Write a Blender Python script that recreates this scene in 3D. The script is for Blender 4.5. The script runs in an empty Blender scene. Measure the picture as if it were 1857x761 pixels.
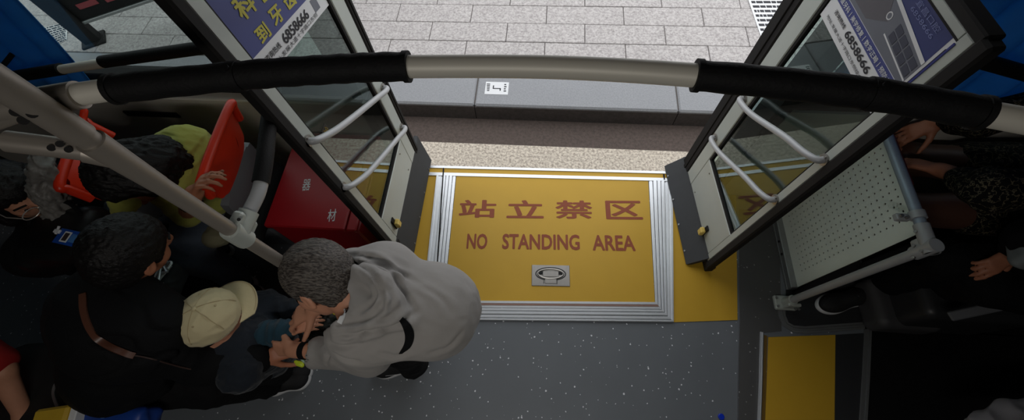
import bpy, math, random
import numpy as np
from mathutils import Vector, Matrix, noise
from mathutils.bvhtree import BVHTree

SC = bpy.context.scene
COL = SC.collection

# ------------------------------------------------------------------ camera
CAM_H, FPX = 2.1, 740.4
def _rot(rx, ry, rz):
    cx, sx, cy, sy, cz, sz = math.cos(rx), math.sin(rx), math.cos(ry), math.sin(ry), math.cos(rz), math.sin(rz)
    A = Matrix(((cz, -sz, 0), (sz, cz, 0), (0, 0, 1)))
    B = Matrix(((cy, 0, sy), (0, 1, 0), (-sy, 0, cy)))
    C_ = Matrix(((1, 0, 0), (0, cx, -sx), (0, sx, cx)))
    return A @ B @ C_
RC = _rot(math.radians(25.43), math.radians(2.55), math.radians(4.37))
cam_data = bpy.data.cameras.new('camera')
cam = bpy.data.objects.new('camera', cam_data)
COL.objects.link(cam)
cam_data.sensor_fit = 'HORIZONTAL'
cam_data.sensor_width = 36.0
cam_data.lens = FPX / 1857.0 * 36.0
cam_data.clip_start = 0.02
cam.matrix_world = Matrix.Translation((0, 0, CAM_H)) @ RC.to_4x4()
SC.camera = cam

# ------------------------------------------------------------------ light
SC.view_settings.view_transform = 'Standard'
SC.view_settings.look = 'None'
SC.view_settings.gamma = 1
SC.view_settings.use_curve_mapping = False
SC.view_settings.exposure = 0.0
SC.cycles.max_bounces = 8
SC.cycles.use_denoising = True
world = bpy.data.worlds.new('overcast_sky')
SC.world = world
world.use_nodes = True
_bg = world.node_tree.nodes['Background']
_bg.inputs[0].default_value = (0.97, 0.98, 1.0, 1)
_bg.inputs[1].default_value = 1.8

def area_light(name, loc, rot, sx, sy, power, color=(1, 1, 1)):
    l = bpy.data.lights.new(name, 'AREA'); l.shape = 'RECTANGLE'; l.size = sx; l.size_y = sy
    l.energy = power; l.color = color
    o = bpy.data.objects.new(name, l); COL.objects.link(o); o.location = loc; o.rotation_euler = rot
    return o

FILL_W = 10.0

# ------------------------------------------------------------------ photo helpers
def ray(px, py):
    return RC @ Vector((px - 928.5, 380.5 - py, -FPX))
def at(px, py, z=0.0):
    v = ray(px, py); t = (z - CAM_H) / v.z
    return Vector((v.x * t, v.y * t, z))
def dp(px, py, d):
    return ray(px, py) * (d / FPX) + Vector((0, 0, CAM_H))
def onx(px, py, X):
    v = ray(px, py); return v * (X / v.x) + Vector((0, 0, CAM_H))
def ony(px, py, Y):
    v = ray(px, py); return v * (Y / v.y) + Vector((0, 0, CAM_H))

# ------------------------------------------------------------------ materials
def lin(c):
    r = []
    for v in c:
        v = v / 255.0
        r.append(v / 12.92 if v <= 0.04045 else ((v + 0.055) / 1.055) ** 2.4)
    return (r[0], r[1], r[2], 1)
MATS = {}
def mat(name, color, rough=0.5, metal=0.0, vary=0.12, scale=20.0, bump=0.0, bscale=None, spec=0.5, coat=0.0, alpha=None, stretch=None, sheen=0.0):
    if name in MATS: return MATS[name]
    m = bpy.data.materials.new(name); m.use_nodes = True
    nt = m.node_tree; N = nt.nodes; L = nt.links
    b = N['Principled BSDF']
    c = lin(color)
    tc = N.new('ShaderNodeTexCoord'); src = tc.outputs['Object']
    if stretch:
        mp = N.new('ShaderNodeMapping'); mp.inputs['Scale'].default_value = stretch
        L.new(src, mp.inputs[0]); src = mp.outputs[0]
    nz = N.new('ShaderNodeTexNoise'); nz.inputs['Scale'].default_value = scale; nz.inputs['Detail'].default_value = 5
    L.new(src, nz.inputs['Vector'])
    mx = N.new('ShaderNodeMix'); mx.data_type = 'RGBA'
    mx.inputs[6].default_value = tuple(x * (1 - vary) for x in c[:3]) + (1,)
    mx.inputs[7].default_value = tuple(min(1, x * (1 + vary)) for x in c[:3]) + (1,)
    L.new(nz.outputs[0], mx.inputs[0]); L.new(mx.outputs[2], b.inputs['Base Color'])
    b.inputs['Roughness'].default_value = rough; b.inputs['Metallic'].default_value = metal
    b.inputs['Specular IOR Level'].default_value = spec
    b.inputs['Coat Weight'].default_value = coat
    b.inputs['Sheen Weight'].default_value = sheen
    if bump:
        n2 = N.new('ShaderNodeTexNoise'); n2.inputs['Scale'].default_value = bscale or scale; n2.inputs['Detail'].default_value = 6
        L.new(src, n2.inputs['Vector'])
        bp = N.new('ShaderNodeBump'); bp.inputs['Strength'].default_value = bump; bp.inputs['Distance'].default_value = 0.01
        L.new(n2.outputs[0], bp.inputs['Height']); L.new(bp.outputs[0], b.inputs['Normal'])
    MATS[name] = m
    return m

def nodes_of(m):
    return m.node_tree.nodes, m.node_tree.links, m.node_tree.nodes['Principled BSDF']

# ------------------------------------------------------------------ object helpers
def wloc(o):
    v = Vector((0, 0, 0))
    while o is not None:
        v += o.location; o = o.parent
    return v
def tag(o, label=None, cat=None, group=None, kind=None):
    if label: o['label'] = label
    if cat: o['category'] = cat
    if group: o['group'] = group
    if kind: o['kind'] = kind
    return o
def thing(name, label, cat, loc=(0, 0, 0), group=None):
    o = bpy.data.objects.new(name, None); COL.objects.link(o); o.location = loc
    o.empty_display_size = 0.05
    return tag(o, label, cat, group)
def link_mesh(name, verts, faces, m, parent=None, smooth=True, autosmooth=None):
    """verts in world space; origin goes to the parent's origin or to the base of the shape"""
    V = np.asarray(verts, dtype=float)
    if parent is not None: off = np.array(wloc(parent))
    else:
        lo, hi = V.min(0), V.max(0); off = np.array([(lo[0] + hi[0]) / 2, (lo[1] + hi[1]) / 2, lo[2]])
    me = bpy.data.meshes.new(name)
    me.from_pydata((V - off).tolist(), [], [tuple(f) for f in faces])
    me.validate()
    mats = m if isinstance(m, (list, tuple)) else [m]
    for k in mats: me.materials.append(k)
    o = bpy.data.objects.new(name, me); COL.objects.link(o)
    if parent is not None: o.parent = parent
    else: o.location = off
    if smooth:
        me.polygons.foreach_set('use_smooth', [True] * len(me.polygons))
        if autosmooth is None: autosmooth = 35
        try: me.set_sharp_from_angle(angle=math.radians(autosmooth))
        except Exception: pass
    return o

class MB:
    """collects shapes and links them as one mesh"""
    def __init__(s): s.v = []; s.f = []; s.parts = []
    def add(s, vs, fs):
        s.parts.append((list(vs), list(fs))); n = len(s.v); s.v += [tuple(v) for v in vs]; s.f += [tuple(i + n for i in f) for f in fs]; return s
    def box(s, lo, hi, bevel=0.0):
        c = [(lo[k] + hi[k]) / 2 for k in range(3)]; h = [abs(hi[k] - lo[k]) / 2 for k in range(3)]
        return s.obox(c, (1, 0, 0), (0, 1, 0), (0, 0, 1), h, bevel)
    def obox(s, c, ax, ay, az, h, bevel=0.0):
        c, ax, ay, az = Vector(c), Vector(ax), Vector(ay), Vector(az)
        b = min(bevel, min(h) * 0.95)
        if b <= 0:
            vs = [c + ax * h[0] * i + ay * h[1] * j + az * h[2] * k for i in (-1, 1) for j in (-1, 1) for k in (-1, 1)]
            return s.add(vs, [(0, 1, 3, 2), (4, 6, 7, 5), (0, 4, 5, 1), (2, 3, 7, 6), (0, 2, 6, 4), (1, 5, 7, 3)])
        # chamfered box: 24 verts
        vs = []; idx = {}
        for i in (-1, 1):
            for j in (-1, 1):
                for k in (-1, 1):
                    for q in range(3):
                        d = [h[0] * i, h[1] * j, h[2] * k]
                        for w in range(3):
                            if w != q: d[w] -= b * (i, j, k)[w]
                        idx[(i, j, k, q)] = len(vs)
                        vs.append(c + ax * d[0] + ay * d[1] + az * d[2])
        fs = []
        for q in range(3):
            o1, o2 = [w for w in range(3) if w != q]
            for sgn in (-1, 1):
                ring = []
                for a, bb in ((-1, -1), (1, -1), (1, 1), (-1, 1)):
                    t = [0, 0, 0]; t[q] = sgn; t[o1] = a; t[o2] = bb
                    ring.append(idx[(t[0], t[1], t[2], q)])
                flip = (sgn == 1) ^ (q == 1)
                fs.append(tuple(ring if flip else ring[::-1]))
        for q in range(3):
            o1, o2 = [w for w in range(3) if w != q]
            for a in (-1, 1):
                for bb in (-1, 1):
                    t0 = [0, 0, 0]; t1 = [0, 0, 0]
                    t0[q] = -1; t1[q] = 1; t0[o1] = t1[o1] = a; t0[o2] = t1[o2] = bb
                    fs.append((idx[(*t0, o1)], idx[(*t1, o1)], idx[(*t1, o2)], idx[(*t0, o2)]))
        for i in (-1, 1):
            for j in (-1, 1):
                for k in (-1, 1):
                    fs.append((idx[(i, j, k, 0)], idx[(i, j, k, 1)], idx[(i, j, k, 2)]))
        return s.add(vs, fs)
    def tube(s, pts, r, n=16, caps=True, flat=1.0):
        P = [Vector(p) for p in pts]
        rs = r if isinstance(r, (list, tuple)) else [r] * len(P)
        T = []
        for i in range(len(P)):
            a = P[max(0, i - 1)]; b = P[min(len(P) - 1, i + 1)]; T.append((b - a).normalized())
        up = Vector((0, 0, 1)) if abs(T[0].z) < 0.9 else Vector((1, 0, 0))
        nrm = (up - T[0] * up.dot(T[0])).normalized()
        vs = []
        for i, p in enumerate(P):
            nrm = (nrm - T[i] * nrm.dot(T[i])).normalized(); bn = T[i].cross(nrm)
            for k in range(n):
                a = 2 * math.pi * k / n
                vs.append(p + nrm * math.cos(a) * rs[i] * flat + bn * math.sin(a) * rs[i])
        fs = []
        for i in range(len(P) - 1):
            for k in range(n):
                fs.append((i * n + k, i * n + (k + 1) % n, (i + 1) * n + (k + 1) % n, (i + 1) * n + k))
        if caps:
            fs.append(tuple(range(n))[::-1]); fs.append(tuple((len(P) - 1) * n + k for k in range(n)))
        return s.add(vs, fs)
    def cyl(s, a, b, r, n=20): return s.tube([a, b], r, n)
    def slab(s, poly, n, t, back=True):
        """polygon poly (3-D, planar) pushed by t along n"""
        P = [Vector(p) for p in poly]; n = Vector(n).normalized(); m = len(P)
        vs = P + [p + n * t for p in P]
        nn = sum(((P[i] - P[0]).cross(P[i + 1] - P[0]) for i in range(1, m - 1)), Vector())
        fw = nn.dot(n) > 0
        a = tuple(range(m)); b = tuple(range(m, 2 * m))
        fs = [a[::-1] if fw else a, b if fw else b[::-1]]
        for i in range(m):
            j = (i + 1) % m
            fs.append((i, j, j + m, i + m) if fw else (j, i, i + m, j + m))
        return s.add(vs, fs)
    def build(s, name, m, parent=None, smooth=True, autosmooth=30):
        return link_mesh(name, s.v, s.f, m, parent, smooth, autosmooth)

def each(mb, name, m, parent=None, smooth=True):
    return [link_mesh(name, v, f, m, parent, smooth, 30) for v, f in mb.parts]

def smooth_path(pts, n=8):
    """Catmull-Rom through pts"""
    P = [Vector(p) for p in pts]; P = [P[0] * 2 - P[1]] + P + [P[-1] * 2 - P[-2]]
    out = []
    for i in range(1, len(P) - 2):
        for k in range(n):
            t = k / n
            a, b, c, d = P[i - 1], P[i], P[i + 1], P[i + 2]
            out.append(0.5 * ((2 * b) + (-a + c) * t + (2 * a - 5 * b + 4 * c - d) * t * t + (-a + 3 * b - 3 * c + d) * t ** 3))
    out.append(P[-2]); return out

def text_mesh(body, size_w, size_h, origin, ux, uy, un, thick=0.0004, align='C', shear=0.0, bold=0.0, heavy=0.0):
    """(verts, faces) of a line of writing fitted to size_w x size_h, centred on origin, spanned by ux (reading) and uy (up)"""
    cu = bpy.data.curves.new('writing', 'FONT'); cu.body = body; cu.resolution_u = 3
    cu.offset = bold
    ob = bpy.data.objects.new('writing', cu); COL.objects.link(ob)
    bpy.context.view_layer.update()
    me = bpy.data.meshes.new_from_object(ob.evaluated_get(bpy.context.evaluated_depsgraph_get()))
    V = np.array([v.co[:2] for v in me.vertices]); F = [tuple(p.vertices) for p in me.polygons]
    lift = np.zeros(len(V))
    if heavy:
        n0 = len(V); V0 = V; F0 = F
        for i, (dx, dy) in enumerate(((1, 0), (-1, 0), (0, 1), (0, -1), (.7, .7), (-.7, .7), (.7, -.7), (-.7, -.7))):
            V = np.vstack([V, V0 + np.array([dx, dy]) * heavy]); F = F + [tuple(k + n0 * (i + 1) for k in f) for f in F0]; lift = np.concatenate([lift, np.full(n0, 0.00004 * (i + 1))])
    bpy.data.objects.remove(ob); bpy.data.curves.remove(cu); bpy.data.meshes.remove(me)
    lo, hi = V.min(0), V.max(0); c = (lo + hi) / 2; sz = hi - lo
    V = (V - c) / sz
    sx = size_w; sy = size_h
    O, ux, uy, un = Vector(origin), Vector(ux).normalized(), Vector(uy).normalized(), Vector(un).normalized()
    vs = [O + ux * (v[0] * sx + shear * v[1] * sy) + uy * (v[1] * sy) + un * (thick + l_) for v, l_ in zip(V, lift)]
    return vs, F

# ------------------------------------------------------------------ signed-distance modelling (bodies, garments, soft things)
class SDF:
    def __init__(s, h=0.007): s.p = []; s.h = h
    def cone(s, a, b, ra, rb=None, k=0.02, op=1):
        s.p.append(('c', np.array(a, float), np.array(b, float), ra, ra if rb is None else rb, k, op)); return s
    def ell(s, c, r, X=(1, 0, 0), Y=(0, 1, 0), k=0.02, op=1):
        X = np.array(X, float); X /= np.linalg.norm(X); Y = np.array(Y, float); Y -= X * X.dot(Y); Y /= np.linalg.norm(Y)
        s.p.append(('e', np.array(c, float), np.array(r, float), np.array([X, Y, np.cross(X, Y)]), 0, k, op)); return s
    def box(s, c, hs, X=(1, 0, 0), Y=(0, 1, 0), r=0.01, k=0.02, op=1):
        X = np.array(X, float); X /= np.linalg.norm(X); Y = np.array(Y, float); Y -= X * X.dot(Y); Y /= np.linalg.norm(Y)
        s.p.append(('b', np.array(c, float), np.array(hs, float), np.array([X, Y, np.cross(X, Y)]), r, k, op)); return s
    def chain(s, pts, rs, k=0.02, op=1):
        for i in range(len(pts) - 1): s.cone(pts[i], pts[i + 1], rs[i], rs[i + 1], k, op)
        return s
    def bounds(s, q):
        t = q[0]
        if t == 'c':
            r = max(q[3], q[4]); return np.minimum(q[1], q[2]) - r, np.maximum(q[1], q[2]) + r
        if t == 'e': e = np.abs(q[3]).T @ q[2]; return q[1] - e, q[1] + e
        e = np.abs(q[3]).T @ q[2]; return q[1] - e, q[1] + e
    def mesh(s, warp=None):
        h = s.h
        B = [s.bounds(q) for q in s.p if q[6] > 0]
        lo = np.min([b[0] for b in B], 0) - 3 * h - 0.01; hi = np.max([b[1] for b in B], 0) + 3 * h + 0.01
        n = np.ceil((hi - lo) / h).astype(int) + 1
        G = np.full(n, 0.06, np.float32)
        ax = [lo[i] + h * np.arange(n[i]) for i in range(3)]
        for q in s.p:
            b0, b1 = s.bounds(q); m = q[5] + 3 * h + 0.02
            i0 = np.maximum(0, np.floor((b0 - m - lo) / h).astype(int)); i1 = np.minimum(n, np.ceil((b1 + m - lo) / h).astype(int) + 1)
            if np.any(i1 <= i0): continue
            X, Y, Z = np.meshgrid(ax[0][i0[0]:i1[0]], ax[1][i0[1]:i1[1]], ax[2][i0[2]:i1[2]], indexing='ij')
            P = np.stack([X, Y, Z], -1)
            if q[0] == 'c':
                a, b, ra, rb = q[1:5]; ab = b - a; L2 = ab @ ab + 1e-12
                t = np.clip(((P - a) @ ab) / L2, 0, 1)
                d = np.linalg.norm(P - a - t[..., None] * ab, axis=-1) - (ra + (rb - ra) * t)
            elif q[0] == 'e':
                Q = (P - q[1]) @ q[3].T
                k0 = np.linalg.norm(Q / q[2], axis=-1); k1 = np.linalg.norm(Q / (q[2] ** 2), axis=-1) + 1e-9
                d = k0 * (k0 - 1) / k1
            else:
                Q = np.abs((P - q[1]) @ q[3].T) - (q[2] - q[4])
                d = np.linalg.norm(np.maximum(Q, 0), axis=-1) + np.minimum(Q.max(-1), 0) - q[4]
            sl = (slice(i0[0], i1[0]), slice(i0[1], i1[1]), slice(i0[2], i1[2]))
            g = G[sl]; k = max(q[5], 1e-5)
            if q[6] > 0:
                hh = np.maximum(k - np.abs(g - d), 0) / k; G[sl] = np.minimum(g, d) - hh * hh * k / 4
            else:
                d = -d; hh = np.maximum(k - np.abs(g - d), 0) / k; G[sl] = np.maximum(g, d) + hh * hh * k / 4
        return surfnet(G, lo, h)
def surfnet(G, lo, h):
    I = G < 0
    n = np.array(G.shape); c = n - 1
    acc = np.zeros((*c, 3), np.float32); cnt = np.zeros(c, np.int32)
    for a in range(3):
        b, d = [k for k in range(3) if k != a]
        for ob in (0, 1):
            for od in (0, 1):
                s0 = [None] * 3; s1 = [None] * 3
                s0[a] = slice(0, c[a]); s1[a] = slice(1, c[a] + 1)
                s0[b] = s1[b] = slice(ob, c[b] + ob); s0[d] = s1[d] = slice(od, c[d] + od)
                g0 = G[tuple(s0)]; g1 = G[tuple(s1)]; m = (g0 < 0) != (g1 < 0)
                t = np.where(m, g0 / np.where(m, g0 - g1, 1), 0)
                acc[..., a] += np.where(m, t, 0); acc[..., b] += np.where(m, ob, 0); acc[..., d] += np.where(m, od, 0); cnt += m
    act = cnt > 0
    ids = np.full(c, -1, np.int64); ids[act] = np.arange(act.sum())
    gi = np.stack(np.nonzero(act), -1)
    V = (gi + acc[act] / cnt[act][:, None]) * h + lo
    F = []
    for a in range(3):
        b, d = (a + 1) % 3, (a + 2) % 3
        s0 = [slice(1, c[k]) for k in range(3)]; s1 = list(s0)
        s0[a] = slice(0, c[a]); s1[a] = slice(1, c[a] + 1)
        i0 = I[tuple(s0)]; i1 = I[tuple(s1)]; m = i0 != i1
        q = np.stack(np.nonzero(m), -1); 
        if not len(q): continue
        q[:, b] += 1; q[:, d] += 1
        def cid(db, dd):
            r = q.copy(); r[:, b] -= db; r[:, d] -= dd; return ids[r[:, 0], r[:, 1], r[:, 2]]
        quad = np.stack([cid(1, 1), cid(0, 1), cid(0, 0), cid(1, 0)], -1)
        flip = ~i0[m]
        quad[flip] = quad[flip][:, ::-1]
        F.append(quad)
    return V, np.concatenate(F)
def vnormals(V, F):
    a = V[F[:, 2]] - V[F[:, 0]]; b = V[F[:, 3]] - V[F[:, 1]]; fn = np.cross(a, b)
    N = np.zeros_like(V)
    for k in range(4): np.add.at(N, F[:, k], fn)
    return N / (np.linalg.norm(N, axis=1)[:, None] + 1e-12)
def relax(V, F, it=2, lam=0.5):
    for _ in range(it):
        S = np.zeros_like(V); c = np.zeros(len(V))
        for k in range(4):
            i, j = F[:, k], F[:, (k + 1) % 4]
            np.add.at(S, i, V[j]); np.add.at(S, j, V[i]); np.add.at(c, i, 1); np.add.at(c, j, 1)
        V = V + lam * (S / c[:, None] - V)
    return V
def folds(V, F, amp=0.005, freq=18.0, d=(1, 0, 0), along=0.3, seed=0.0, ridged=True, crease=0.0):
    """push the surface in and out in creases that run along d"""
    N = vnormals(V, F); d = Vector(d).normalized()
    out = V.copy()
    for i in range(len(V)):
        p = Vector(V[i]); q = (p - d * p.dot(d) * (1 - along)) * freq + Vector((seed, seed * 1.7, 0))
        w = noise.noise_vector(q * 0.35) * 1.1
        v = noise.noise(q + w)
        if crease: v = -math.exp(-(v / crease) ** 2) * max(0.0, 0.35 + 1.6 * noise.noise(p * 7 + Vector((seed, 5, 2)))) * 1.6
        elif ridged: v = 0.5 - abs(v) * 2.2
        v += 0.35 * noise.noise(q * 2.3 + Vector((9, 1, 4)))
        out[i] = V[i] + N[i] * amp * v
    return out
def engrave(V, F, lines, depth=.008, w=.007):
    """press creases (3-D polylines) into a cloth surface, with a soft ridge beside each"""
    N = vnormals(V, F); out = V.copy()
    for pts, dk in lines:
        P = np.array([tuple(p) for p in pts]); best = np.full(len(V), 9.0)
        near = np.linalg.norm(V - P.mean(0), axis=1) < np.linalg.norm(P - P.mean(0), axis=1).max() + .05
        idx = np.where(near)[0]; Q = V[idx]; b = np.full(len(idx), 9.0); tt = np.zeros(len(idx)); n = len(P) - 1
        for i in range(n):
            ab = P[i + 1] - P[i]; t = np.clip(((Q - P[i]) @ ab) / (ab @ ab + 1e-12), 0, 1); d = np.linalg.norm(Q - P[i] - t[:, None] * ab, axis=1); m = d < b; b[m] = d[m]; tt[m] = (i + t[m]) / n
        env = np.sin(np.pi * np.clip(tt * .9 + .05, 0, 1)) ** .6
        out[idx] += N[idx] * (env * dk * depth * (-np.exp(-(b / w) ** 2) * 1.25 + .55 * np.exp(-((b - 2.4 * w) / (1.5 * w)) ** 2)))[:, None]
    return out
def soft(name, sdf, m, parent, smooth_it=2, fold=None, creases=None):
    V, F = sdf.mesh(); V = V.astype(float); V = relax(V, F, smooth_it)
    if creases:
        bv = BVHTree.FromPolygons(V.tolist(), F.tolist()); ls = []; o = Vector((0, 0, CAM_H))
        for px, dk in creases:
            pts = [bv.ray_cast(o, ray(p.x, p.y).normalized())[0] for p in smooth_path([Vector((x, y, 0)) for x, y in px], 5)]
            pts = [p for p in pts if p is not None]
            if len(pts) > 2: ls.append((pts, dk))
        V = engrave(V, F, ls)
    if fold:
        for fd in (fold if isinstance(fold, list) else [fold]): V = folds(V, F, **fd)
    return link_mesh(name, V, F.tolist(), m, parent, True, 180)
# ------------------------------------------------------------------ materials of the bus and the street
def speckled(name, base, fleck, rough=0.45, amount=0.86, scale=75.0):
    m = mat(name, base, rough, vary=0.10, scale=6)
    N, L, b = nodes_of(m)
    tc = N.new('ShaderNodeTexCoord'); vo = N.new('ShaderNodeTexVoronoi'); vo.inputs['Scale'].default_value = scale
    wn = N.new('ShaderNodeTexNoise'); wn.inputs['Scale'].default_value = 90
    ad = N.new('ShaderNodeVectorMath'); ad.operation = 'MULTIPLY_ADD'; ad.inputs[1].default_value = (0.008,) * 3
    L.new(tc.outputs['Object'], wn.inputs['Vector']); L.new(wn.outputs['Color'], ad.inputs[0]); L.new(tc.outputs['Object'], ad.inputs[2])
    L.new(ad.outputs[0], vo.inputs['Vector'])
    sep = N.new('ShaderNodeSeparateColor'); L.new(vo.outputs['Color'], sep.inputs[0])
    g = N.new('ShaderNodeMath'); g.operation = 'GREATER_THAN'; g.inputs[1].default_value = amount; L.new(sep.outputs[0], g.inputs[0])
    mr = N.new('ShaderNodeMapRange'); mr.inputs[1].default_value = 0; mr.inputs[2].default_value = 1; mr.inputs[3].default_value = 0.10; mr.inputs[4].default_value = 0.30
    L.new(sep.outputs[1], mr.inputs[0])
    lt = N.new('ShaderNodeMath'); lt.operation = 'LESS_THAN'; L.new(vo.outputs['Distance'], lt.inputs[0]); L.new(mr.outputs[0], lt.inputs[1])
    mu = N.new('ShaderNodeMath'); mu.operation = 'MULTIPLY'; L.new(g.outputs[0], mu.inputs[0]); L.new(lt.outputs[0], mu.inputs[1])
    mx = N.new('ShaderNodeMix'); mx.data_type = 'RGBA'; mx.inputs[7].default_value = lin(fleck)
    old = b.inputs['Base Color'].links[0].from_socket
    L.new(old, mx.inputs[6]); L.new(mu.outputs[0], mx.inputs[0]); L.new(mx.outputs[2], b.inputs['Base Color'])
    return m
def granite(name, a, c, scale, rough=0.85, bump=0.4, lo=0.35, hi=0.65):
    m = mat(name, a, rough, vary=0.08, scale=3, bump=bump, bscale=scale)
    N, L, b = nodes_of(m)
    tc = N.new('ShaderNodeTexCoord'); n = N.new('ShaderNodeTexNoise'); n.inputs['Scale'].default_value = scale; n.inputs['Detail'].default_value = 8; n.inputs['Roughness'].default_value = 0.75
    L.new(tc.outputs['Object'], n.inputs['Vector'])
    mr = N.new('ShaderNodeMapRange'); mr.inputs[1].default_value = lo; mr.inputs[2].default_value = hi; L.new(n.outputs[0], mr.inputs[0])
    mx = N.new('ShaderNodeMix'); mx.data_type = 'RGBA'; old = b.inputs['Base Color'].links[0].from_socket
    L.new(mr.outputs[0], mx.inputs[0]); mx.inputs[6].default_value = lin(c); L.new(old, mx.inputs[7]); L.new(mx.outputs[2], b.inputs['Base Color'])
    return m
def glass(name, tint, refl_ior=1.6, rough=0.0):
    m = bpy.data.materials.new(name); m.use_nodes = True; N = m.node_tree.nodes; L = m.node_tree.links
    for k in list(N):
        if k.type != 'OUTPUT_MATERIAL': N.remove(k)
    out = [k for k in N if k.type == 'OUTPUT_MATERIAL'][0]
    t = N.new('ShaderNodeBsdfTransparent'); t.inputs[0].default_value = tint
    g = N.new('ShaderNodeBsdfGlossy'); g.inputs['Roughness'].default_value = rough; g.inputs[0].default_value = (0.86, 0.95, 0.92, 1)
    lw = N.new('ShaderNodeLayerWeight'); lw.inputs['Blend'].default_value = 0.5
    pw = N.new('ShaderNodeMath'); pw.operation = 'POWER'; pw.inputs[1].default_value = 4.0; L.new(lw.outputs['Facing'], pw.inputs[0])
    f = N.new('ShaderNodeMapRange'); f.inputs[3].default_value = ((refl_ior - 1) / (refl_ior + 1)) ** 2; f.inputs[4].default_value = 1.0; L.new(pw.outputs[0], f.inputs[0])
    mx = N.new('ShaderNodeMixShader'); L.new(f.outputs[0], mx.inputs[0]); L.new(t.outputs[0], mx.inputs[1]); L.new(g.outputs[0], mx.inputs[2]); L.new(mx.outputs[0], out.inputs[0])
    return m

M_FLOOR = speckled('grey_flecked_vinyl', (104, 109, 114), (225, 228, 232), rough=0.5)
M_YEL = mat('yellow_vinyl', (192, 152, 40), 0.55, vary=0.05, scale=9, bump=0.05, bscale=300, spec=0.45)
M_ALU = mat('brushed_aluminium', (226, 230, 234), 0.36, 0.55, vary=0.06, scale=40)
M_ALU_D = mat('dull_aluminium', (150, 152, 152), 0.45, 0.7, vary=0.08, scale=30)
M_TUBE2 = mat('silver_tube_dimmed', (146, 139, 130), 0.42, 0.4, vary=0.04, scale=8)  # same metal as the handrail, darkened in colour for weaker light on the pole
M_STEEL = mat('satin_steel', (158, 155, 150), 0.38, 0.8, vary=0.08, scale=60)
M_TUBE = mat('silver_tube', (206, 202, 190), 0.48, 0.12, vary=0.04, scale=8)
M_WTUBE = mat('pale_coated_tube', (168, 170, 172), 0.42, 0.15, vary=0.05, scale=20)
M_WHITE = mat('off_white_coated_metal', (176, 182, 176), 0.45, 0.1, vary=0.06, scale=12)
M_RUB = mat('black_rubber', (30, 29, 29), 0.75, vary=0.12, scale=40, spec=0.25)
M_GRUB = mat('grey_rubber', (62, 64, 66), 0.7, vary=0.08, scale=30, spec=0.25)
M_FOAM = mat('black_foam_cover', (14, 14, 15), 0.7, vary=0.15, scale=60, bump=0.15, bscale=200, spec=0.25)
M_DARK = mat('dark_panel', (26, 26, 27), 0.7, vary=0.1, scale=8, spec=0.2)
M_WALL = mat('grey_beige_wall_panel', (206, 200, 190), 0.6, vary=0.05, scale=5)
M_CEIL = mat('ceiling_panel', (120, 120, 118), 0.7, vary=0.04, scale=4)
M_BODY = mat('bus_body_paint', (60, 62, 64), 0.5, vary=0.05, scale=4)
M_ROAD = granite('pale_road_asphalt', (222, 212, 196), (142, 130, 118), 60, lo=0.38, hi=0.58)
M_GUT = granite('damp_gutter', (94, 82, 76), (70, 60, 55), 45)
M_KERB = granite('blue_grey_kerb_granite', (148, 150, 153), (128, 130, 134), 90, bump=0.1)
M_KFACE = granite('dark_kerb_face', (78, 72, 70), (60, 55, 52), 30)  # kerb face, darker and browner than the kerb top
M_PAVE = granite('rough_paver_granite', (188, 184, 182), (136, 131, 130), 55, lo=0.35, hi=0.6)
M_JOINT = mat('sand_joint', (84, 80, 78), 0.95, vary=0.2, scale=60)
M_RED = mat('red_painted_metal', (150, 14, 24), 0.42, vary=0.08, scale=8)
M_INK = mat('brown_floor_paint', (136, 66, 38), 0.7, vary=0.12, scale=60)
M_PAPER = mat('white_paper', (216, 218, 220), 0.75, vary=0.02, scale=9)
M_PRINT = mat('dark_print', (44, 44, 50), 0.8, vary=0.1, scale=50)
M_PBLUE = mat('poster_blue', (62, 70, 130), 0.55, vary=0.06, scale=4)
M_PBLUE2 = mat('poster_deep_blue', (46, 56, 112), 0.5, vary=0.08, scale=5)
M_PYEL = mat('poster_yellow', (186, 178, 66), 0.6, vary=0.05, scale=9)
M_PGREY = mat('poster_grey', (104, 108, 118), 0.55, vary=0.15, scale=12)
M_PWIN = mat('poster_window_grey', (58, 62, 78), 0.55, vary=0.15, scale=12)
M_PLAST = mat('yellow_plastic', (214, 186, 96), 0.5, vary=0.1, scale=60)
M_CURT = mat('blue_curtain', (10, 92, 176), 0.6, vary=0.15, scale=10, sheen=0.2)
M_ORANGE = mat('orange_red_plastic', (214, 46, 12), 0.38, vary=0.06, scale=10)
M_GREYPL = mat('grey_plastic', (98, 100, 104), 0.5, vary=0.08, scale=20)
def backlit(name, c):
    m = mat(name, c, 0.6, vary=0.15, scale=10)
    N, L, b = nodes_of(m); t = N.new('ShaderNodeBsdfTranslucent'); L.new(b.inputs['Base Color'].links[0].from_socket, t.inputs[0]); ms = N.new('ShaderNodeMixShader'); ms.inputs[0].default_value = .5
    out = [k for k in N if k.type == 'OUTPUT_MATERIAL'][0]; L.new(b.outputs[0], ms.inputs[1]); L.new(t.outputs[0], ms.inputs[2]); L.new(ms.outputs[0], out.inputs[0]); return m
M_CURT = backlit('blue_curtain_cloth', (62, 136, 190))
G_DOOR = glass('door_glass', (0.62, 0.70, 0.68, 1), 1.55)
G_WIN = glass('window_glass', (0.66, 0.71, 0.70, 1), 1.4)

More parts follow.
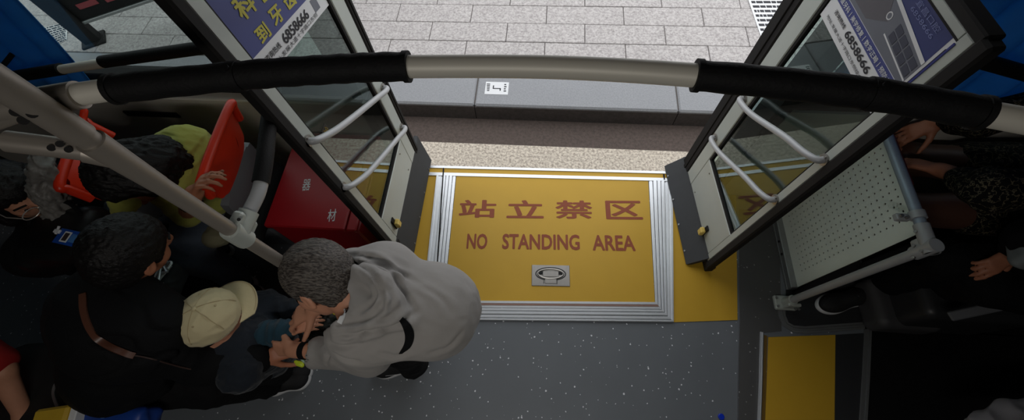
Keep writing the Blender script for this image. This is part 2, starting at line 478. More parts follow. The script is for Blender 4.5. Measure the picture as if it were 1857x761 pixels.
# ------------------------------------------------------------------ bus shell
def struct(o): return tag(o, kind='structure')
YW, YO, CZ = 1.15, 1.27, 2.3
XA, XB = -3.4, 3.4
DL, DR = -0.80, 0.93        # doorway
m = MB(); m.box((XA, -1.25, -0.06), (XB, YO - 0.02, 0.0)); struct(m.build('floor', M_FLOOR))
m = MB(); m.box((XA, -1.25, CZ), (XB, YO, CZ + 0.05)); struct(m.build('ceiling', M_CEIL))
m = MB(); m.box((XA, -1.31, -0.06), (XB, -1.25, CZ)); struct(m.build('wall_back', M_DARK))
m = MB(); m.box((XA - 0.06, -1.3, -0.06), (XA, YO, CZ)); struct(m.build('wall_left', M_DARK))
m = MB(); m.box((XB, -1.3, -0.06), (XB + 0.06, YO, CZ)); struct(m.build('wall_right', M_DARK))
# door-side wall: panels under the windows, header above, posts
SILL = 0.72
m = MB(); m.box((XA, YW, 0), (DL, YO, SILL - 0.03)); m.box((XA, YW - 0.03, SILL - 0.03), (DL, YO, SILL), 0.006)
struct(m.build('wall_front', M_WALL))
m = MB(); m.box((DR + 0.02, YW, 0), (XB, YO, SILL)); struct(m.build('wall_front.001', M_WALL))
m = MB(); m.box((XA, YW, 1.78), (XB, YO, CZ)); m.box((XA, YW + 0.02, 1.70), (DL - 0.02, YO, 1.78)); struct(m.build('wall_front.002', M_DARK))
m = MB(); m.box((DL - 0.05, YW, 0), (DL, YO, 1.78)); m.box((-3.3, YW, SILL), (-3.2, YO, 1.78)); struct(m.build('trim_1', M_DARK))
m = MB(); m.box((DR, YW, 0), (DR + 0.06, YO, 1.78)); struct(m.build('trim_2', M_DARK))
m = MB(); m.box((XA, YO - 0.03, -0.32), (XB, YO - 0.005, -0.012)); m.box((XA, -1.3, -0.30), (XB, YO - 0.03, -0.06)); struct(m.build('wall_outside', M_BODY))
def window(name, x0, x1):
    w = struct(thing(name, None, None, ((x0 + x1) / 2, YW + 0.06, SILL)))
    f = MB(); z0, z1 = SILL, 1.72
    for lo, hi in (((x0, YW + 0.01, z0), (x1, YW + 0.07, z0 + 0.10)), ((x0, YW + 0.03, z1 - 0.05), (x1, YW + 0.07, z1)), ((x0, YW + 0.03, z0), (x0 + 0.05, YW + 0.07, z1)), ((x1 - 0.05, YW + 0.03, z0), (x1, YW + 0.07, z1))):
        f.box(lo, hi, 0.005)
    f.build('window_frame', M_RUB, w)
    g = MB(); g.box((x0 + 0.04, YW + 0.048, z0 + 0.05), (x1 - 0.04, YW + 0.052, z1 - 0.04)); g.build('window_glass', G_WIN, w, smooth=False)
window('window_1', -3.2, DL - 0.05)
window('window_2', DR + 0.06, XB)

# ------------------------------------------------------------------ street
ZR, ZK = -0.35, -0.2
m = MB(); m.box((-9, -3.0, ZR - 0.05), (9, 1.67, ZR)); struct(m.build('road', M_ROAD))
m = MB(); m.box((-9, 1.67, ZR - 0.05), (9, 1.93, ZR - 0.004)); struct(m.build('road_gutter', M_GUT))
m = MB(); KY0, KY1 = 1.90, 2.32
jx = [-0.52 + 1.43 * k for k in range(-6, 7)]
for a, b in zip(jx[:-1], jx[1:]):
    m.box((a + 0.002, KY0, ZR - 0.04), (b - 0.002, KY1 - 0.003, ZK), 0.012)
struct(m.build('kerb', M_KERB))
m = MB()
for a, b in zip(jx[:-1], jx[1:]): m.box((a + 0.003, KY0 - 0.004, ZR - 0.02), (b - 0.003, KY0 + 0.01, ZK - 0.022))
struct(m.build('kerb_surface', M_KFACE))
m = MB(); m.box((-9, KY0 + 0.02, ZK - 0.2), (9, 10, ZK - 0.009)); struct(m.build('pavement', M_JOINT))
m = MB(); rnd = random.Random(4); y = KY1; r = 0
while y < 9.5:
    hh = 0.205; x = -8 + (0.305 if r % 2 else 0.0) + 0.03
    while x < 8:
        z = ZK + rnd.uniform(-0.0015, 0.0015); m.box((x + 0.0025, y + 0.0025, ZK - 0.03), (x + 0.6075, y + hh - 0.0025, z), 0.003); x += 0.61
    y += hh; r += 1
struct(m.build('pavement_tile', M_PAVE))

# sticker on the kerb
c = at(901, 160, ZK)
st = MB(); st.box((c.x - 0.085, c.y - 0.058, ZK + 0.0005), (c.x + 0.085, c.y + 0.058, ZK + 0.002))
sticker = st.build('kerb_sticker', M_PAPER, None, smooth=False)
tag(sticker, 'small white printed sticker stuck on the grey kerb stone', 'sticker')
pr = MB(); z = ZK + 0.0022
def flat(mb, x0, y0, x1, y1): mb.box((c.x + x0, c.y + y0, z), (c.x + x1, c.y + y1, z + 0.0006))
flat(pr, -0.03, -0.008, 0.03, 0.0); flat(pr, -0.03, 0.0, -0.022, 0.024); flat(pr, 0.022, -0.024, 0.03, 0.0)
for k in range(5):
    flat(pr, -0.078 + 0.002 * k, 0.032 - k * 0.015, -0.052, 0.04 - k * 0.015); 
for k in range(4): flat(pr, 0.052, 0.03 - k * 0.02, 0.066 + 0.004 * (k % 2), 0.04 - k * 0.02)
pr.build('printing', M_PRINT, sticker, smooth=False)

def notice(name, corners, label, rows, group=None):
    P = [at(x, y, ZK) + Vector((0, 0, 0.003)) for x, y in corners]
    mb = MB(); mb.slab(P, (0, 0, 1), 0.002); o = mb.build(name, M_PAPER, None, smooth=False); tag(o, label, 'notice')
    t = MB(); rn = random.Random(rows)
    for k in range(rows):
        v = (k + 0.5) / rows; a = P[0].lerp(P[3], v); b = P[1].lerp(P[2], v); u = 0.05
        while u < 0.93:
            w = rn.uniform(0.04, 0.16); e = min(0.95, u + w)
            p, q = a.lerp(b, u), a.lerp(b, e); d = (P[3] - P[0]) * (0.26 / rows)
            t.slab([p - d, q - d, q + d, p + d], (0, 0, 1), 0.0006 + 0.002); u = e + 0.018
    t.build('printing', M_PRINT, o, smooth=False)
notice('printed_notice', [(1346, -30), (1440, -30), (1440, 95), (1389, 95)], 'white sheet of dark text lines on the pavement past the open right door leaf', 15)
notice('printed_notice', [(45, 60), (124, 40), (122, 72), (80, 96)], 'white sheet of dark text lines on the pavement outside the left window', 9)

# bus stop board beyond the window
def stopboard():
    base = at(172, 74, ZK)
    r = thing('bus_stop_board', 'dark bus stop frame with a notice board standing on the pavement outside the window', 'bus stop', base)
    dirx = (at(300, 30, ZK) - base); dirx.z = 0; dirx.normalize(); n = Vector((-dirx.y, dirx.x, 0))
    for s, nm in ((0, 'post'), (2.4, 'post')):
        q = base + dirx * s
        mb = MB(); mb.obox(q + Vector((0, 0, 1.2)), dirx, n, (0, 0, 1), (0.06, 0.05, 1.2), 0.006); mb.obox(q + Vector((0, 0, 0.01)), dirx, n, (0, 0, 1), (0.09, 0.08, 0.01), 0.004); mb.build(nm, M_RUB, r)
    q = base + dirx * 1.2
    mb = MB(); mb.obox(q + Vector((0, 0, 0.80)), dirx, n, (0, 0, 1), (1.14, 0.02, 0.62), 0.004); mb.build('board', M_DARK, r)
    mb = MB(); mb.obox(q + Vector((0, 0, 0.165)), dirx, n, (0, 0, 1), (1.14, 0.03, 0.012), 0.004); mb.build('edge_strip', M_ALU_D, r)
    mb = MB()
    for k in range(11): mb.obox(q + dirx * (-1.0 + 0.19 * k) - n * 0.022 + Vector((0, 0, 0.28)), dirx, n, (0, 0, 1), (0.07, 0.002, 0.02 + 0.012 * (k % 3)))
    mb.build('printing', mat('faded_red_print', (140, 60, 66), 0.7), r, smooth=False)
stopboard()

# ------------------------------------------------------------------ threshold, yellow floor, ramp plate
def quadslab(mb, pts, z0, z1):
    P = [Vector((p[0], p[1], z0)) for p in pts]; return mb.slab(P, (0, 0, 1), z1 - z0)
def PX(*q): return at(q[0], q[1], 0)
m = MB(); quadslab(m, [PX(1216, 322), PX(1334, 322), PX(1337, 580), PX(1221, 584)], 0.0, 0.003); struct(m.build('floor_surface', M_YEL, None, smooth=False))
m = MB(); quadslab(m, [PX(700, 318), PX(797, 318), PX(775, 578), PX(700, 578)], 0.0, 0.003); struct(m.build('floor_surface', M_YEL, None, smooth=False))
# threshold strips along the doorway
a0, a1 = PX(768, 301), PX(1250, 313); b0, b1 = PX(768, 305), PX(1250, 317); c0, c1 = PX(762, 313), PX(1252, 325); d0, d1 = PX(762, 318.5), PX(1252, 330.5)
thr = struct(thing('threshold', None, None, (0, 1.24, 0)))
m = MB(); quadslab(m, [a0, a1, b1, b0], 0.0, 0.010); quadslab(m, [c0, c1, d1, d0], 0.0, 0.010); m.build('metal_strip', M_ALU, thr, smooth=False)
m = MB(); quadslab(m, [b0, b1, c1, c0], 0.0, 0.005); m.build('yellow_strip', M_YEL, thr, smooth=False)

RPOS = PX(1000, 560)
ramp = thing('ramp_plate', 'yellow fold-out ramp plate in a ribbed aluminium frame, lettered as a no standing area', 'ramp', (RPOS.x, RPOS.y, 0))
TL, TR, BR, BL = PX(828, 320), PX(1175, 327), PX(1187, 548), PX(806, 545)
m = MB(); quadslab(m, [TL, TR, BR, BL], 0.0, 0.006); plate = m.build('plate', M_YEL, ramp, smooth=False)
# frame: base sheet and ribs following the three sides
OL, OR_, OBR, OBL = PX(792, 319), PX(1219, 328), PX(1221, 584), PX(764, 579)
fm = MB()
def strip(A0, A1, B0, B1, ribs):
    """A = outer line, B = inner line; ribs = list of (f0, f1, height)"""
    for f0, f1, h in ribs:
        p = [A0.lerp(B0, f0), A1.lerp(B1, f0), A1.lerp(B1, f1), A0.lerp(B0, f1)]
        n = 4
        for j in range(1):
            quadslab(fm, p, 0.0, h * 0.75)
            q = [A0.lerp(B0, f0 + (f1 - f0) * 0.22), A1.lerp(B1, f0 + (f1 - f0) * 0.22), A1.lerp(B1, f0 + (f1 - f0) * 0.78), A0.lerp(B0, f0 + (f1 - f0) * 0.78)]
            quadslab(fm, q, 0.0, h)
side = [(0.0, 0.12, 0.012), (0.12, 0.26, 0.007), (0.26, 0.31, 0.003), (0.34, 0.47, 0.011), (0.50, 0.63, 0.012), (0.66, 0.80, 0.011), (0.83, 0.97, 0.008)]
strip(OL, OBL, TL, BL, side); strip(OR_, OBR, TR, BR, side)
strip(OBL, OBR, BL, BR, [(0.0, 0.10, 0.012), (0.13, 0.28, 0.010), (0.31, 0.46, 0.012), (0.49, 0.62, 0.010), (0.65, 0.78, 0.006)])
fm.build('frame', M_ALU, ramp, smooth=False)
m = MB(); strip_in = [BL.lerp(OBL, 0.22), BR.lerp(OBR, 0.22), BR.lerp(OBR, 0.12), BL.lerp(OBL, 0.12)]
quadslab(m, strip_in, 0, 0.0075); m.build('edge_strip', mat('reddish_metal', (150, 120, 108), 0.5, 0.4), ramp, smooth=False)
m = MB(); quadslab(m, [BL.lerp(OBL, 0.12), BR.lerp(OBR, 0.12), BR, BL], 0, 0.009); m.build('edge_strip', M_ALU, ramp, smooth=False)
m = MB()
for xa, xb in (((805, 306), (789, 556)), ((1203, 317), (1204, 327))):
    p, q = PX(*xa), PX(*xb); w = Vector((0.0035, 0, 0)); quadslab(m, [p - w, p + w, q + w, q - w], 0, 0.0125)
each(m, 'seam', M_RUB, ramp, False)
# lettering
lx = (PX(1150, 441) - PX(847, 437)).normalized(); ly = Vector((-lx.y, lx.x, 0))
def letter(body, x0, y0, x1, y1, m_, bold=0.0, parent=plate, name='lettering', heavy=0.0):
    yc = (y0 + y1) / 2; a, b = PX(x0, yc), PX(x1, yc); c = (a + b) / 2
    t, u = PX((x0 + x1) / 2, y0), PX((x0 + x1) / 2, y1)
    vs, fs = text_mesh(body, (b - a).length, (t - u).length, Vector((c.x, c.y, 0.0065)), lx, ly, (0, 0, 1), bold=bold, heavy=heavy)
    return link_mesh(name, vs, fs, m_, parent, smooth=False)
for ch, x0, x1 in (('站', 833, 900), ('立', 919, 986), ('禁', 1007, 1074), ('区', 1098, 1164)):
    letter(ch, x0, 363 + (x0 - 833) * 0.006, x1, 395 + (x0 - 833) * 0.012, M_INK, heavy=0.022)
letter('NO', 847, 424, 884, 452, M_INK, heavy=0.028); letter('STANDING', 911, 425, 1051, 453, M_INK, heavy=0.028); letter('AREA', 1074, 427, 1151, 455, M_INK, heavy=0.028)
# lifting handle
hc = PX(998.5, 500); hw = (PX(1033, 500) - PX(964, 500)).length / 2; hh = (PX(998, 481) - PX(998, 519)).length / 2
hx, hy = lx, ly
m = MB(); m.obox(hc + Vector((0, 0, 0.0075)), hx, hy, (0, 0, 1), (hw, hh, 0.0025), 0.002); hp = m.build('handle_plate', M_STEEL, ramp)
def ovalring(mb, c, a, b, w, z, th=0.0, n=40, keep=lambda t: True, tube=0.002):
    pts = [c + hx * (a * math.cos(2 * math.pi * k / n)) + hy * (b * math.sin(2 * math.pi * k / n)) + Vector((0, 0, z)) for k in range(n + 1)]
    mb.tube(pts, tube, 8, caps=False)
m = MB(); ovalring(m, hc + hy * hh * 0.15, hw * 0.78, hh * 0.60, 0, 0.0102, tube=0.0028)
m.box((hc.x - hw * 0.36, hc.y - hh * 0.78, 0.0098), (hc.x - hw * 0.33, hc.y - hh * 0.35, 0.0125)); m.box((hc.x + hw * 0.33, hc.y - hh * 0.78, 0.0098), (hc.x + hw * 0.36, hc.y - hh * 0.35, 0.0125))
m.build('recess_rim', mat('dark_recess', (52, 52, 52), 0.6), hp)
m = MB(); ovalring(m, hc + hy * hh * 0.15, hw * 0.66, hh * 0.46, 0, 0.0115, tube=0.0045)
m.obox(hc + hy * hh * 0.12 + Vector((0, 0, 0.011)), hx, hy, (0, 0, 1), (hw * 0.42, hh * 0.28, 0.003), 0.002)
m.obox(hc - hy * hh * 0.55 + Vector((0, 0, 0.011)), hx, hy, (0, 0, 1), (hw * 0.3, hh * 0.22, 0.002), 0.001)
m.build('handle_ring', M_STEEL, hp)
m = MB()
for i in (-1, 1): m.obox(hc + hx * i * hw * 0.52 + hy * hh * 0.22 + Vector((0, 0, 0.0125)), hx, hy, (0, 0, 1), (hw * 0.10, hh * 0.14, 0.0016), 0.001)
each(m, 'recess_gap', mat('black_gap', (14, 14, 14), 0.8), hp)
m = MB()
for i in (-1, 1):
    for j in (-1, 1): m.cyl(hc + hx * i * hw * 0.88 + hy * j * hh * 0.82 + Vector((0, 0, 0.009)), hc + hx * i * hw * 0.88 + hy * j * hh * 0.82 + Vector((0, 0, 0.0108)), 0.0035, 10)
each(m, 'screw', M_ALU_D, hp)

# ------------------------------------------------------------------ added lamp, out of view, that brightens the interior
def fill_lamp(x, y, sx, sy, power, label):
    r = thing('fill_lamp', label, 'lamp', (x, y, CZ - .03)); m = MB(); m.box((x - sx / 2 - .02, y - sy / 2 - .02, CZ - .03), (x + sx / 2 + .02, y + sy / 2 + .02, CZ - .001), .006); m.build('housing', M_WHITE, r)
    l = bpy.data.lights.new('fill_light', 'AREA'); l.shape = 'RECTANGLE'; l.size = sx; l.size_y = sy; l.energy = power; l.color = (1, .96, .9); o = bpy.data.objects.new('fill_light', l); COL.objects.link(o); o.parent = r; o.location = (0, 0, -.004)
fill_lamp(-.20, -.80, 1.1, .14, FILL_W, 'added fill lamp out of view over the aisle, facing the door')
# ------------------------------------------------------------------ the two door leaves
def door_leaf(idx, A, B, flip, U, top, zb, rail_top, bars, latch_uv, label_side):
    """A inner floor point, B outer floor point of the leaf plane; flip = +1 when the doorway lies on +X"""
    A, B = Vector((*A, 0)), Vector((*B, 0)); t = (B - A).normalized(); n = Vector((t.y, -t.x, 0))
    if n.x * flip < 0: n = -n
    Zv = Vector((0, 0, 1))
    def P(u, v, w=0.0): return A + t * u + Zv * v + n * w
    root = struct(thing('door_%d' % idx, None, None, tuple(P((U[0] + U[-1]) / 2, 0))))
    def bar(mb, u0, u1, v0, v1, w0, w1, bev=0.003):
        c = P((u0 + u1) / 2, (v0 + v1) / 2, (w0 + w1) / 2); mb.obox(c, t, n, Zv, ((u1 - u0) / 2, (w1 - w0) / 2, (v1 - v0) / 2), bev)
    r0, s0, g0, g1, s1, r1 = U     # rubber start, stile start, glass start, glass end, stile end, rubber end
    # frame of pale stiles and rails
    f = MB(); bar(f, s0, g0, zb, top, -0.028, 0.0); bar(f, g1 + 0.012, s1, zb, top, -0.028, 0.0); bar(f, g0 - 0.001, g1 + 0.012, top - 0.022, top, -0.028, -0.001)
    bar(f, g0 - 0.001, g1 + 0.013, zb, rail_top, -0.028, -0.001)
    f.build('door_frame', M_WHITE, root)
    k = MB(); bar(k, g1, g1 + 0.013, rail_top, top - 0.05, -0.02, -0.004, 0.001); bar(k, g0, g0 + 0.006, rail_top, top - 0.05, -0.02, -0.004, 0.001)
    bar(k, g0, g1, rail_top, rail_top + 0.012, -0.02, -0.004, 0.001); bar(k, g0, g1, top - 0.028, top - 0.022, -0.02, -0.004, 0.001)
    k.build('gasket', M_RUB, root)
    g = MB(); bar(g, g0 + 0.003, g1 + 0.005, rail_top + 0.004, top - 0.025, -0.016, -0.012, 0); g.build('glass_pane', G_DOOR, root, smooth=False)
    e = MB(); bar(e, r0, s0, zb - 0.02, top + 0.02, -0.030, 0.006, 0.006); e.build('edge_seal', M_RUB, root)
    e = MB(); bar(e, s1, r1, zb - 0.02, top + 0.02, -0.036, 0.004, 0.006); bar(e, s1 + (r1 - s1) * 0.35, s1 + (r1 - s1) * 0.6, zb, top, 0.0, 0.009, 0.002); e.build('edge_seal', M_RUB, root)
    e = MB(); bar(e, s0 - 0.01, s1, top, top + 0.025, -0.036, 0.004, 0.004); e.build('top_seal', M_RUB, root)
    # grab bars standing off the leaf
    for (u0, v0), (u1, v1) in bars:
        b = MB()
        pts = [P(u0, v0, 0.0), P(u0 + 0.004, v0 - 0.003, 0.022), P(u0 + 0.05, v0 + (v1 - v0) * 0.10, 0.036), P(u0 + 0.14, v0 + (v1 - v0) * 0.28, 0.040),
               P(u1 - 0.14, v1 - (v1 - v0) * 0.28, 0.040), P(u1 - 0.05, v1 - (v1 - v0) * 0.10, 0.036), P(u1 - 0.004, v1 + 0.003, 0.022), P(u1, v1, 0.0)]
        b.tube(smooth_path(pts, 6), 0.0110, 14); gb = b.build('grab_bar', M_WTUBE, root)
        fl = MB()
        for (u, v) in ((u0, v0), (u1, v1)):
            fl.cyl(P(u, v, -0.001), P(u, v, 0.006), 0.019, 18); fl.cyl(P(u, v + 0.012, 0.006), P(u, v + 0.012, 0.010), 0.004, 8); fl.cyl(P(u, v - 0.012, 0.006), P(u, v - 0.012, 0.010), 0.004, 8)
        each(fl, 'flange', M_STEEL, gb)
    # latch
    u, v = latch_uv
    b = MB(); bar(b, u - 0.014, u + 0.014, v - 0.045, v + 0.045, -0.001, 0.006, 0.003); lk = b.build('latch', M_RUB, root)
    b = MB(); bar(b, u - 0.016, u + 0.016, v - 0.022, v + 0.022, 0.006, 0.030, 0.005); bar(b, u - 0.010, u + 0.010, v - 0.03, v - 0.02, 0.006, 0.022, 0.003); b.build('latch_knob', M_PLAST, lk)
    b = MB()
    for vv in (rail_top - 0.03, zb + 0.05):
        b.cyl(P(g1 - 0.05, vv, -0.001), P(g1 - 0.05, vv, 0.003), 0.004, 8)
    each(b, 'bolt', M_STEEL, root)
    return root, P, t, n, bar
LL, LP, Lt, Ln, Lbar = door_leaf(1, (-.705, .57), (-.705, 1.17), 1, (.045, .080, .122, .535, .622, .665), 1.80, 0.24, 0.47,
    [((.085, 1.120), (.60, .775)), ((.070, .862), (.60, .500))], (.165, .325), 'left')
RL, RP, Rt, Rn, Rbar = door_leaf(2, (.86, .63), (.80, 1.2), -1, (.055, .092, .124, .512, .602, .690), 1.462, 0.075, 0.352,
    [((.108, 1.004), (.562, .752)), ((.112, .730), (.574, .466))], (.235, .130), 'right')
# skirts under the leaves
def skirt(P, n, t, u0, u1, v1, w1, w0=0.0, root=None):
    m = MB(); a, b = P(u0, v1, w0), P(u1, v1, w0); c, d = P(u1, 0.012, w1), P(u0, 0.012, w1)
    nn = (b - a).cross(d - a).normalized()
    if nn.dot(n) < 0: nn = -nn
    m.slab([a, b, c, d], -nn, 0.03); m.tube([a - nn * 0.012, b - nn * 0.012], 0.014, 10)
    s = m.build('skirt', M_GRUB, root)
    r = MB()
    for k in range(4):
        f = 0.12 + 0.76 * k / 3; p = d.lerp(c, f).lerp(a.lerp(b, f), 0.08); r.cyl(p, p + nn * 0.004, 0.005, 8)
    each(r, 'rivet', M_ALU_D, s)
skirt(LP, Ln, Lt, 0.10, 0.72, 0.25, 0.022, 0.0, LL)
skirt(RP, Rn, Rt, 0.10, 0.70, 0.10, 0.085, 0.0, RL)
# left leaf: bottom block seen under the stile
m = MB(); Lbar(m, 0.045, 0.12, 0.012, 0.24, -0.036, 0.004); m.build('bottom_seal', M_RUB, LL)
m = MB(); Rbar(m, 0.055, 0.12, 0.020, 0.075, -0.036, 0.004); m.build('bottom_seal', M_RUB, RL)

# ------------------------------------------------------------------ posters on the door glass
def poster(P, n, t, u0, u1, v0, v1, label, mirror, sl=0.0):
    """reading direction: mirror=+1 reads along +u; sl = how far the sheet hangs out of level"""
    w = -0.009; um = (u0 + u1) / 2
    def V(u, v): return v + sl * (u - um)
    mb = MB(); mb.slab([P(u0, V(u0, v0), w), P(u1, V(u1, v0), w), P(u1, V(u1, v1), w), P(u0, V(u0, v1), w)], n, 0.0012)
    root = mb.build('poster', M_PAPER, None, smooth=False); tag(root, label, 'poster')
    ux = (t + Vector((0, 0, sl))).normalized() * mirror
    def poly(nm, pts, m_, lift=0.0002):
        q = MB(); q.slab([P(a, V(a, b), w + 0.0012 + lift) for a, b in pts], n, 0.0002); return q.build(nm, m_, root, smooth=False)
    def wr(nm, body, uc, vc, sw, sh, m_, lift=0.0010, heavy=0.0):
        vs, fs = text_mesh(body, sw, sh, P(uc, V(uc, vc), w + 0.0012 + lift), ux, (0, 0, 1), n, heavy=heavy); return link_mesh(nm, vs, fs, m_, root, smooth=False)
    return root, poly, wr
def rc(u0, v0, u1, v1): return [(u0, v0), (u1, v0), (u1, v1), (u0, v1)]
pl, poly, wr = poster(LP, Ln, Lt, .124, .535, 1.278, 1.70, 'blue poster with yellow characters inside the glass of the left door leaf', 1, -.25)
poly('blue_field', rc(.127, 1.345, .532, 1.697), M_PBLUE)
for (b, u, v, s_) in (('科', .215, 1.448, .070), ('医', .31, 1.448, .070), ('到', .210, 1.372, .052), ('牙', .290, 1.378, .056), ('齿', .37, 1.382, .056)):
    wr('headline', b, u, v, s_, s_ * .8, M_PYEL, heavy=.03)
wr('phone_line', '6858666', .335, 1.318, .16, .030, M_PRINT, heavy=.02); wr('small_print', '咨询热线', .20, 1.318, .08, .018, M_PRINT, heavy=.01)
wr('small_print', '地址:发展大道十字路口东侧', .31, 1.292, .29, .014, M_PRINT)
poly('code_square', rc(.450, 1.296, .485, 1.335), M_PGREY, .0004)
pr_, poly, wr = poster(RP, Rn, Rt, .128, .508, 1.192, 1.440, 'blue and white building poster with a phone number inside the right door leaf', -1)
poly('blue_band', rc(.132, 1.258, .504, 1.286), M_PBLUE)
poly('sky_field', rc(.140, 1.288, .500, 1.434), M_PBLUE2)
poly('building_drawing', [(.14, 1.288), (.50, 1.288), (.50, 1.392), (.37, 1.392), (.14, 1.357)], M_PGREY, .0005)
poly('building_drawing', [(.36, 1.30), (.46, 1.30), (.50, 1.33), (.50, 1.392), (.34, 1.389), (.30, 1.34)], mat('poster_brown', (92, 90, 96), 0.6), .0008)
poly('eave_drawing', [(.14, 1.364), (.14, 1.354), (.37, 1.390), (.37, 1.400)], M_PAPER, .0011)
poly('eave_drawing', [(.14, 1.306), (.14, 1.302), (.28, 1.318), (.28, 1.322)], M_PAPER, .0011)
for k in range(4):
    for j in range(2):
        u0 = .146 + k * .031; v0 = 1.309 + j * .021 + k * .0042
        poly('window_drawing', [(u0, v0), (u0 + .026, v0 + .0035), (u0 + .026, v0 + .0205), (u0, v0 + .017)], M_PWIN, .0014)
poly('crest_drawing', [(.306 + .010 * math.cos(a * math.pi / 6), 1.352 + .010 * math.sin(a * math.pi / 6)) for a in range(12)], M_PAPER, .0012)
poly('crest_drawing', [(.306 + .007 * math.cos(a * math.pi / 6), 1.352 + .007 * math.sin(a * math.pi / 6)) for a in range(12)], M_PGREY, .0014)
wr('headline', '宜昌口腔', .225, 1.418, .10, .014, mat('poster_pale_blue', (120, 130, 180), .6)); wr('small_print', '6858666', .225, 1.401, .10, .010, mat('poster_pale_blue', (120, 130, 180), .6))
wr('band_text', '种植牙科丨美学修复丨数字正畸丨预防儿牙', .318, 1.272, .35, .015, M_PAPER, heavy=.004)
wr('phone_line', '6858666', .305, 1.239, .15, .022, M_PRINT, heavy=.02); wr('small_print', '咨询热线', .43, 1.240, .07, .013, M_PRINT, heavy=.01)
wr('small_print', '地址:发展大道十字路口东侧综合楼一层', .33, 1.212, .30, .011, M_PRINT)
poly('code_square', rc(.150, 1.215, .178, 1.248), M_PGREY, .0004)
m = MB(); Rbar(m, .118, .123, 1.30, 1.435, 0.0, .002, 0); m.build('blue_tape', mat('blue_tape', (36, 44, 120), 0.4), RL, smooth=False)
q_ = leaf_uv = None
m = MB(); Lbar(m, .165, .200, 1.020, 1.055, -.0115, -.0100, 0); stk = m.build('door_sticker', mat('black_film', (30, 28, 24), .5), None, smooth=False); tag(stk, 'tiny black and yellow sticker on the left door glass under the handrail', 'sticker')
vs, fs = text_mesh('小心', .028, .024, LP(.182, 1.037, -.0096), Lt, (0, 0, 1), Ln, heavy=.02); link_mesh('lettering', vs, fs, mat('sticker_yellow', (190, 160, 40), .5), stk, smooth=False)

# ------------------------------------------------------------------ overhead handrail
RZ = 1.665
def rp(x, y): return at(x, y, RZ)
rail = thing('handrail', 'long curved overhead grab rail of silver tube with black foam covers crossing the doorway', 'handrail', tuple(rp(1000, 122)))
ctrl = smooth_path([rp(74, 184), rp(190, 164), rp(430, 138), rp(600, 126), rp(740, 121), rp(1000, 122), rp(1262, 137), rp(1560, 168), rp(1780, 205), rp(1990, 244)], 12)
MB().tube(ctrl, 0.0160, 28).build('tube', M_TUBE, rail)
def sub(path, x0, x1):
    return [p for p in path if x0 <= p.x <= x1]
for (a, b) in (((192, 164), (740, 121)), ((1262, 137), (1780, 205))):
    xa, xb = rp(*a).x, rp(*b).x; s = sub(ctrl, xa, xb)
    n = len(s); r = [0.0205 - (0.0006 * math.sin(i * 1.7) if 0 < i < n - 1 else 0) for i in range(n)]
    cv = MB().tube(s, r, 28)
    for end, d in ((s[0], s[1] - s[0]), (s[-1], s[-2] - s[-1])):
        d = d.normalized(); cv.tube([end - d * 0.002, end + d * 0.006], 0.0222, 28)
    cv.build('foam_cover', M_FOAM, rail)
for q in ((428, 128), (1573, 158)):
    p = rp(*q); 
    b = MB(); c = min(ctrl, key=lambda k: (k - p).length); k = ctrl.index(c); d = (ctrl[k + 1] - ctrl[k - 1]).normalized()
    b.tube([c - d * 0.007, c + d * 0.007], 0.0218, 28); nn = Vector((0.0, -0.25, 1)).normalized(); b.cyl(c + nn * 0.018, c + nn * 0.025, 0.005, 12)
    b.build('clip_ring', M_FOAM, rail)

# ------------------------------------------------------------------ left stanchion with its fittings
pt, pb = dp(112, 222, 0.585), dp(515, 478, 1.17)
dirp = (pb - pt).normalized(); foot = pt + dirp * ((0.0 - pt.z) / dirp.z); topp = pt - dirp * ((CZ - pt.z) / -dirp.z if False else 0.75)
topp = pt + dirp * ((CZ - 0.001 - pt.z) / dirp.z)
pole = thing('stanchion', 'silver upright pole on the left running from floor to ceiling beside the seats', 'pole', tuple(foot))
MB().tube([foot, topp], 0.0165, 28).build('pole', M_TUBE2, pole)
MB().tube([foot + Vector((0, 0, 0.0)), foot + Vector((0, 0, 0.012))], 0.045, 24).build('floor_flange', M_ALU_D, pole)
# clamp joining the handrail
j = MB(); cj = dp(74, 190, 0.56)
dj = (rp(190, 164) - rp(74, 184)).normalized()
j.tube([rp(74, 184) - dj * 0.09, rp(74, 184) + dj * 0.055], 0.0198, 24); 
j.tube([pt - dirp * 0.10, pt + dirp * 0.03], 0.0200, 24)
cl = j.build('clamp', M_TUBE2, pole)
b = MB()
for q, d in (((28, 203), .545), ((58, 206), .545), ((42, 218), .55)):
    p = dp(q[0], q[1], d); v = -ray(*q).normalized(); b.cyl(p, p + v * 0.006, 0.006, 12)
each(b, 'bolt', M_RUB, cl)
# second tee with a branch towards the left
t2 = dp(185, 272, 0.66); k2 = pt + dirp * ((t2 - pt).dot(dirp))
j = MB(); j.tube([k2 - dirp * 0.035, k2 + dirp * 0.10], [0.0210, 0.0172], 24)
br_end = dp(14, 256, 0.62); j.tube([k2 + dirp * 0.01, k2.lerp(br_end, 0.25)], 0.0195, 24); cl = j.build('tee_fitting', M_TUBE2, pole)
b = MB()
for q, d in (((93, 268), .625), ((108, 261), .625), ((124, 271), .63), ((135, 275), .64)):
    p = dp(q[0], q[1], d); v = -ray(*q).normalized(); b.cyl(p, p + v * 0.006, 0.005, 12)
each(b, 'bolt', M_RUB, cl)
MB().tube([k2, br_end], 0.0165, 24).build('branch_tube', M_TUBE2, pole)
# tube that leaves the clamp to the lower left corner
MB().tube([rp(74, 184), dp(-60, 232, 0.60)], 0.0165, 24).build('branch_tube', M_TUBE2, pole)
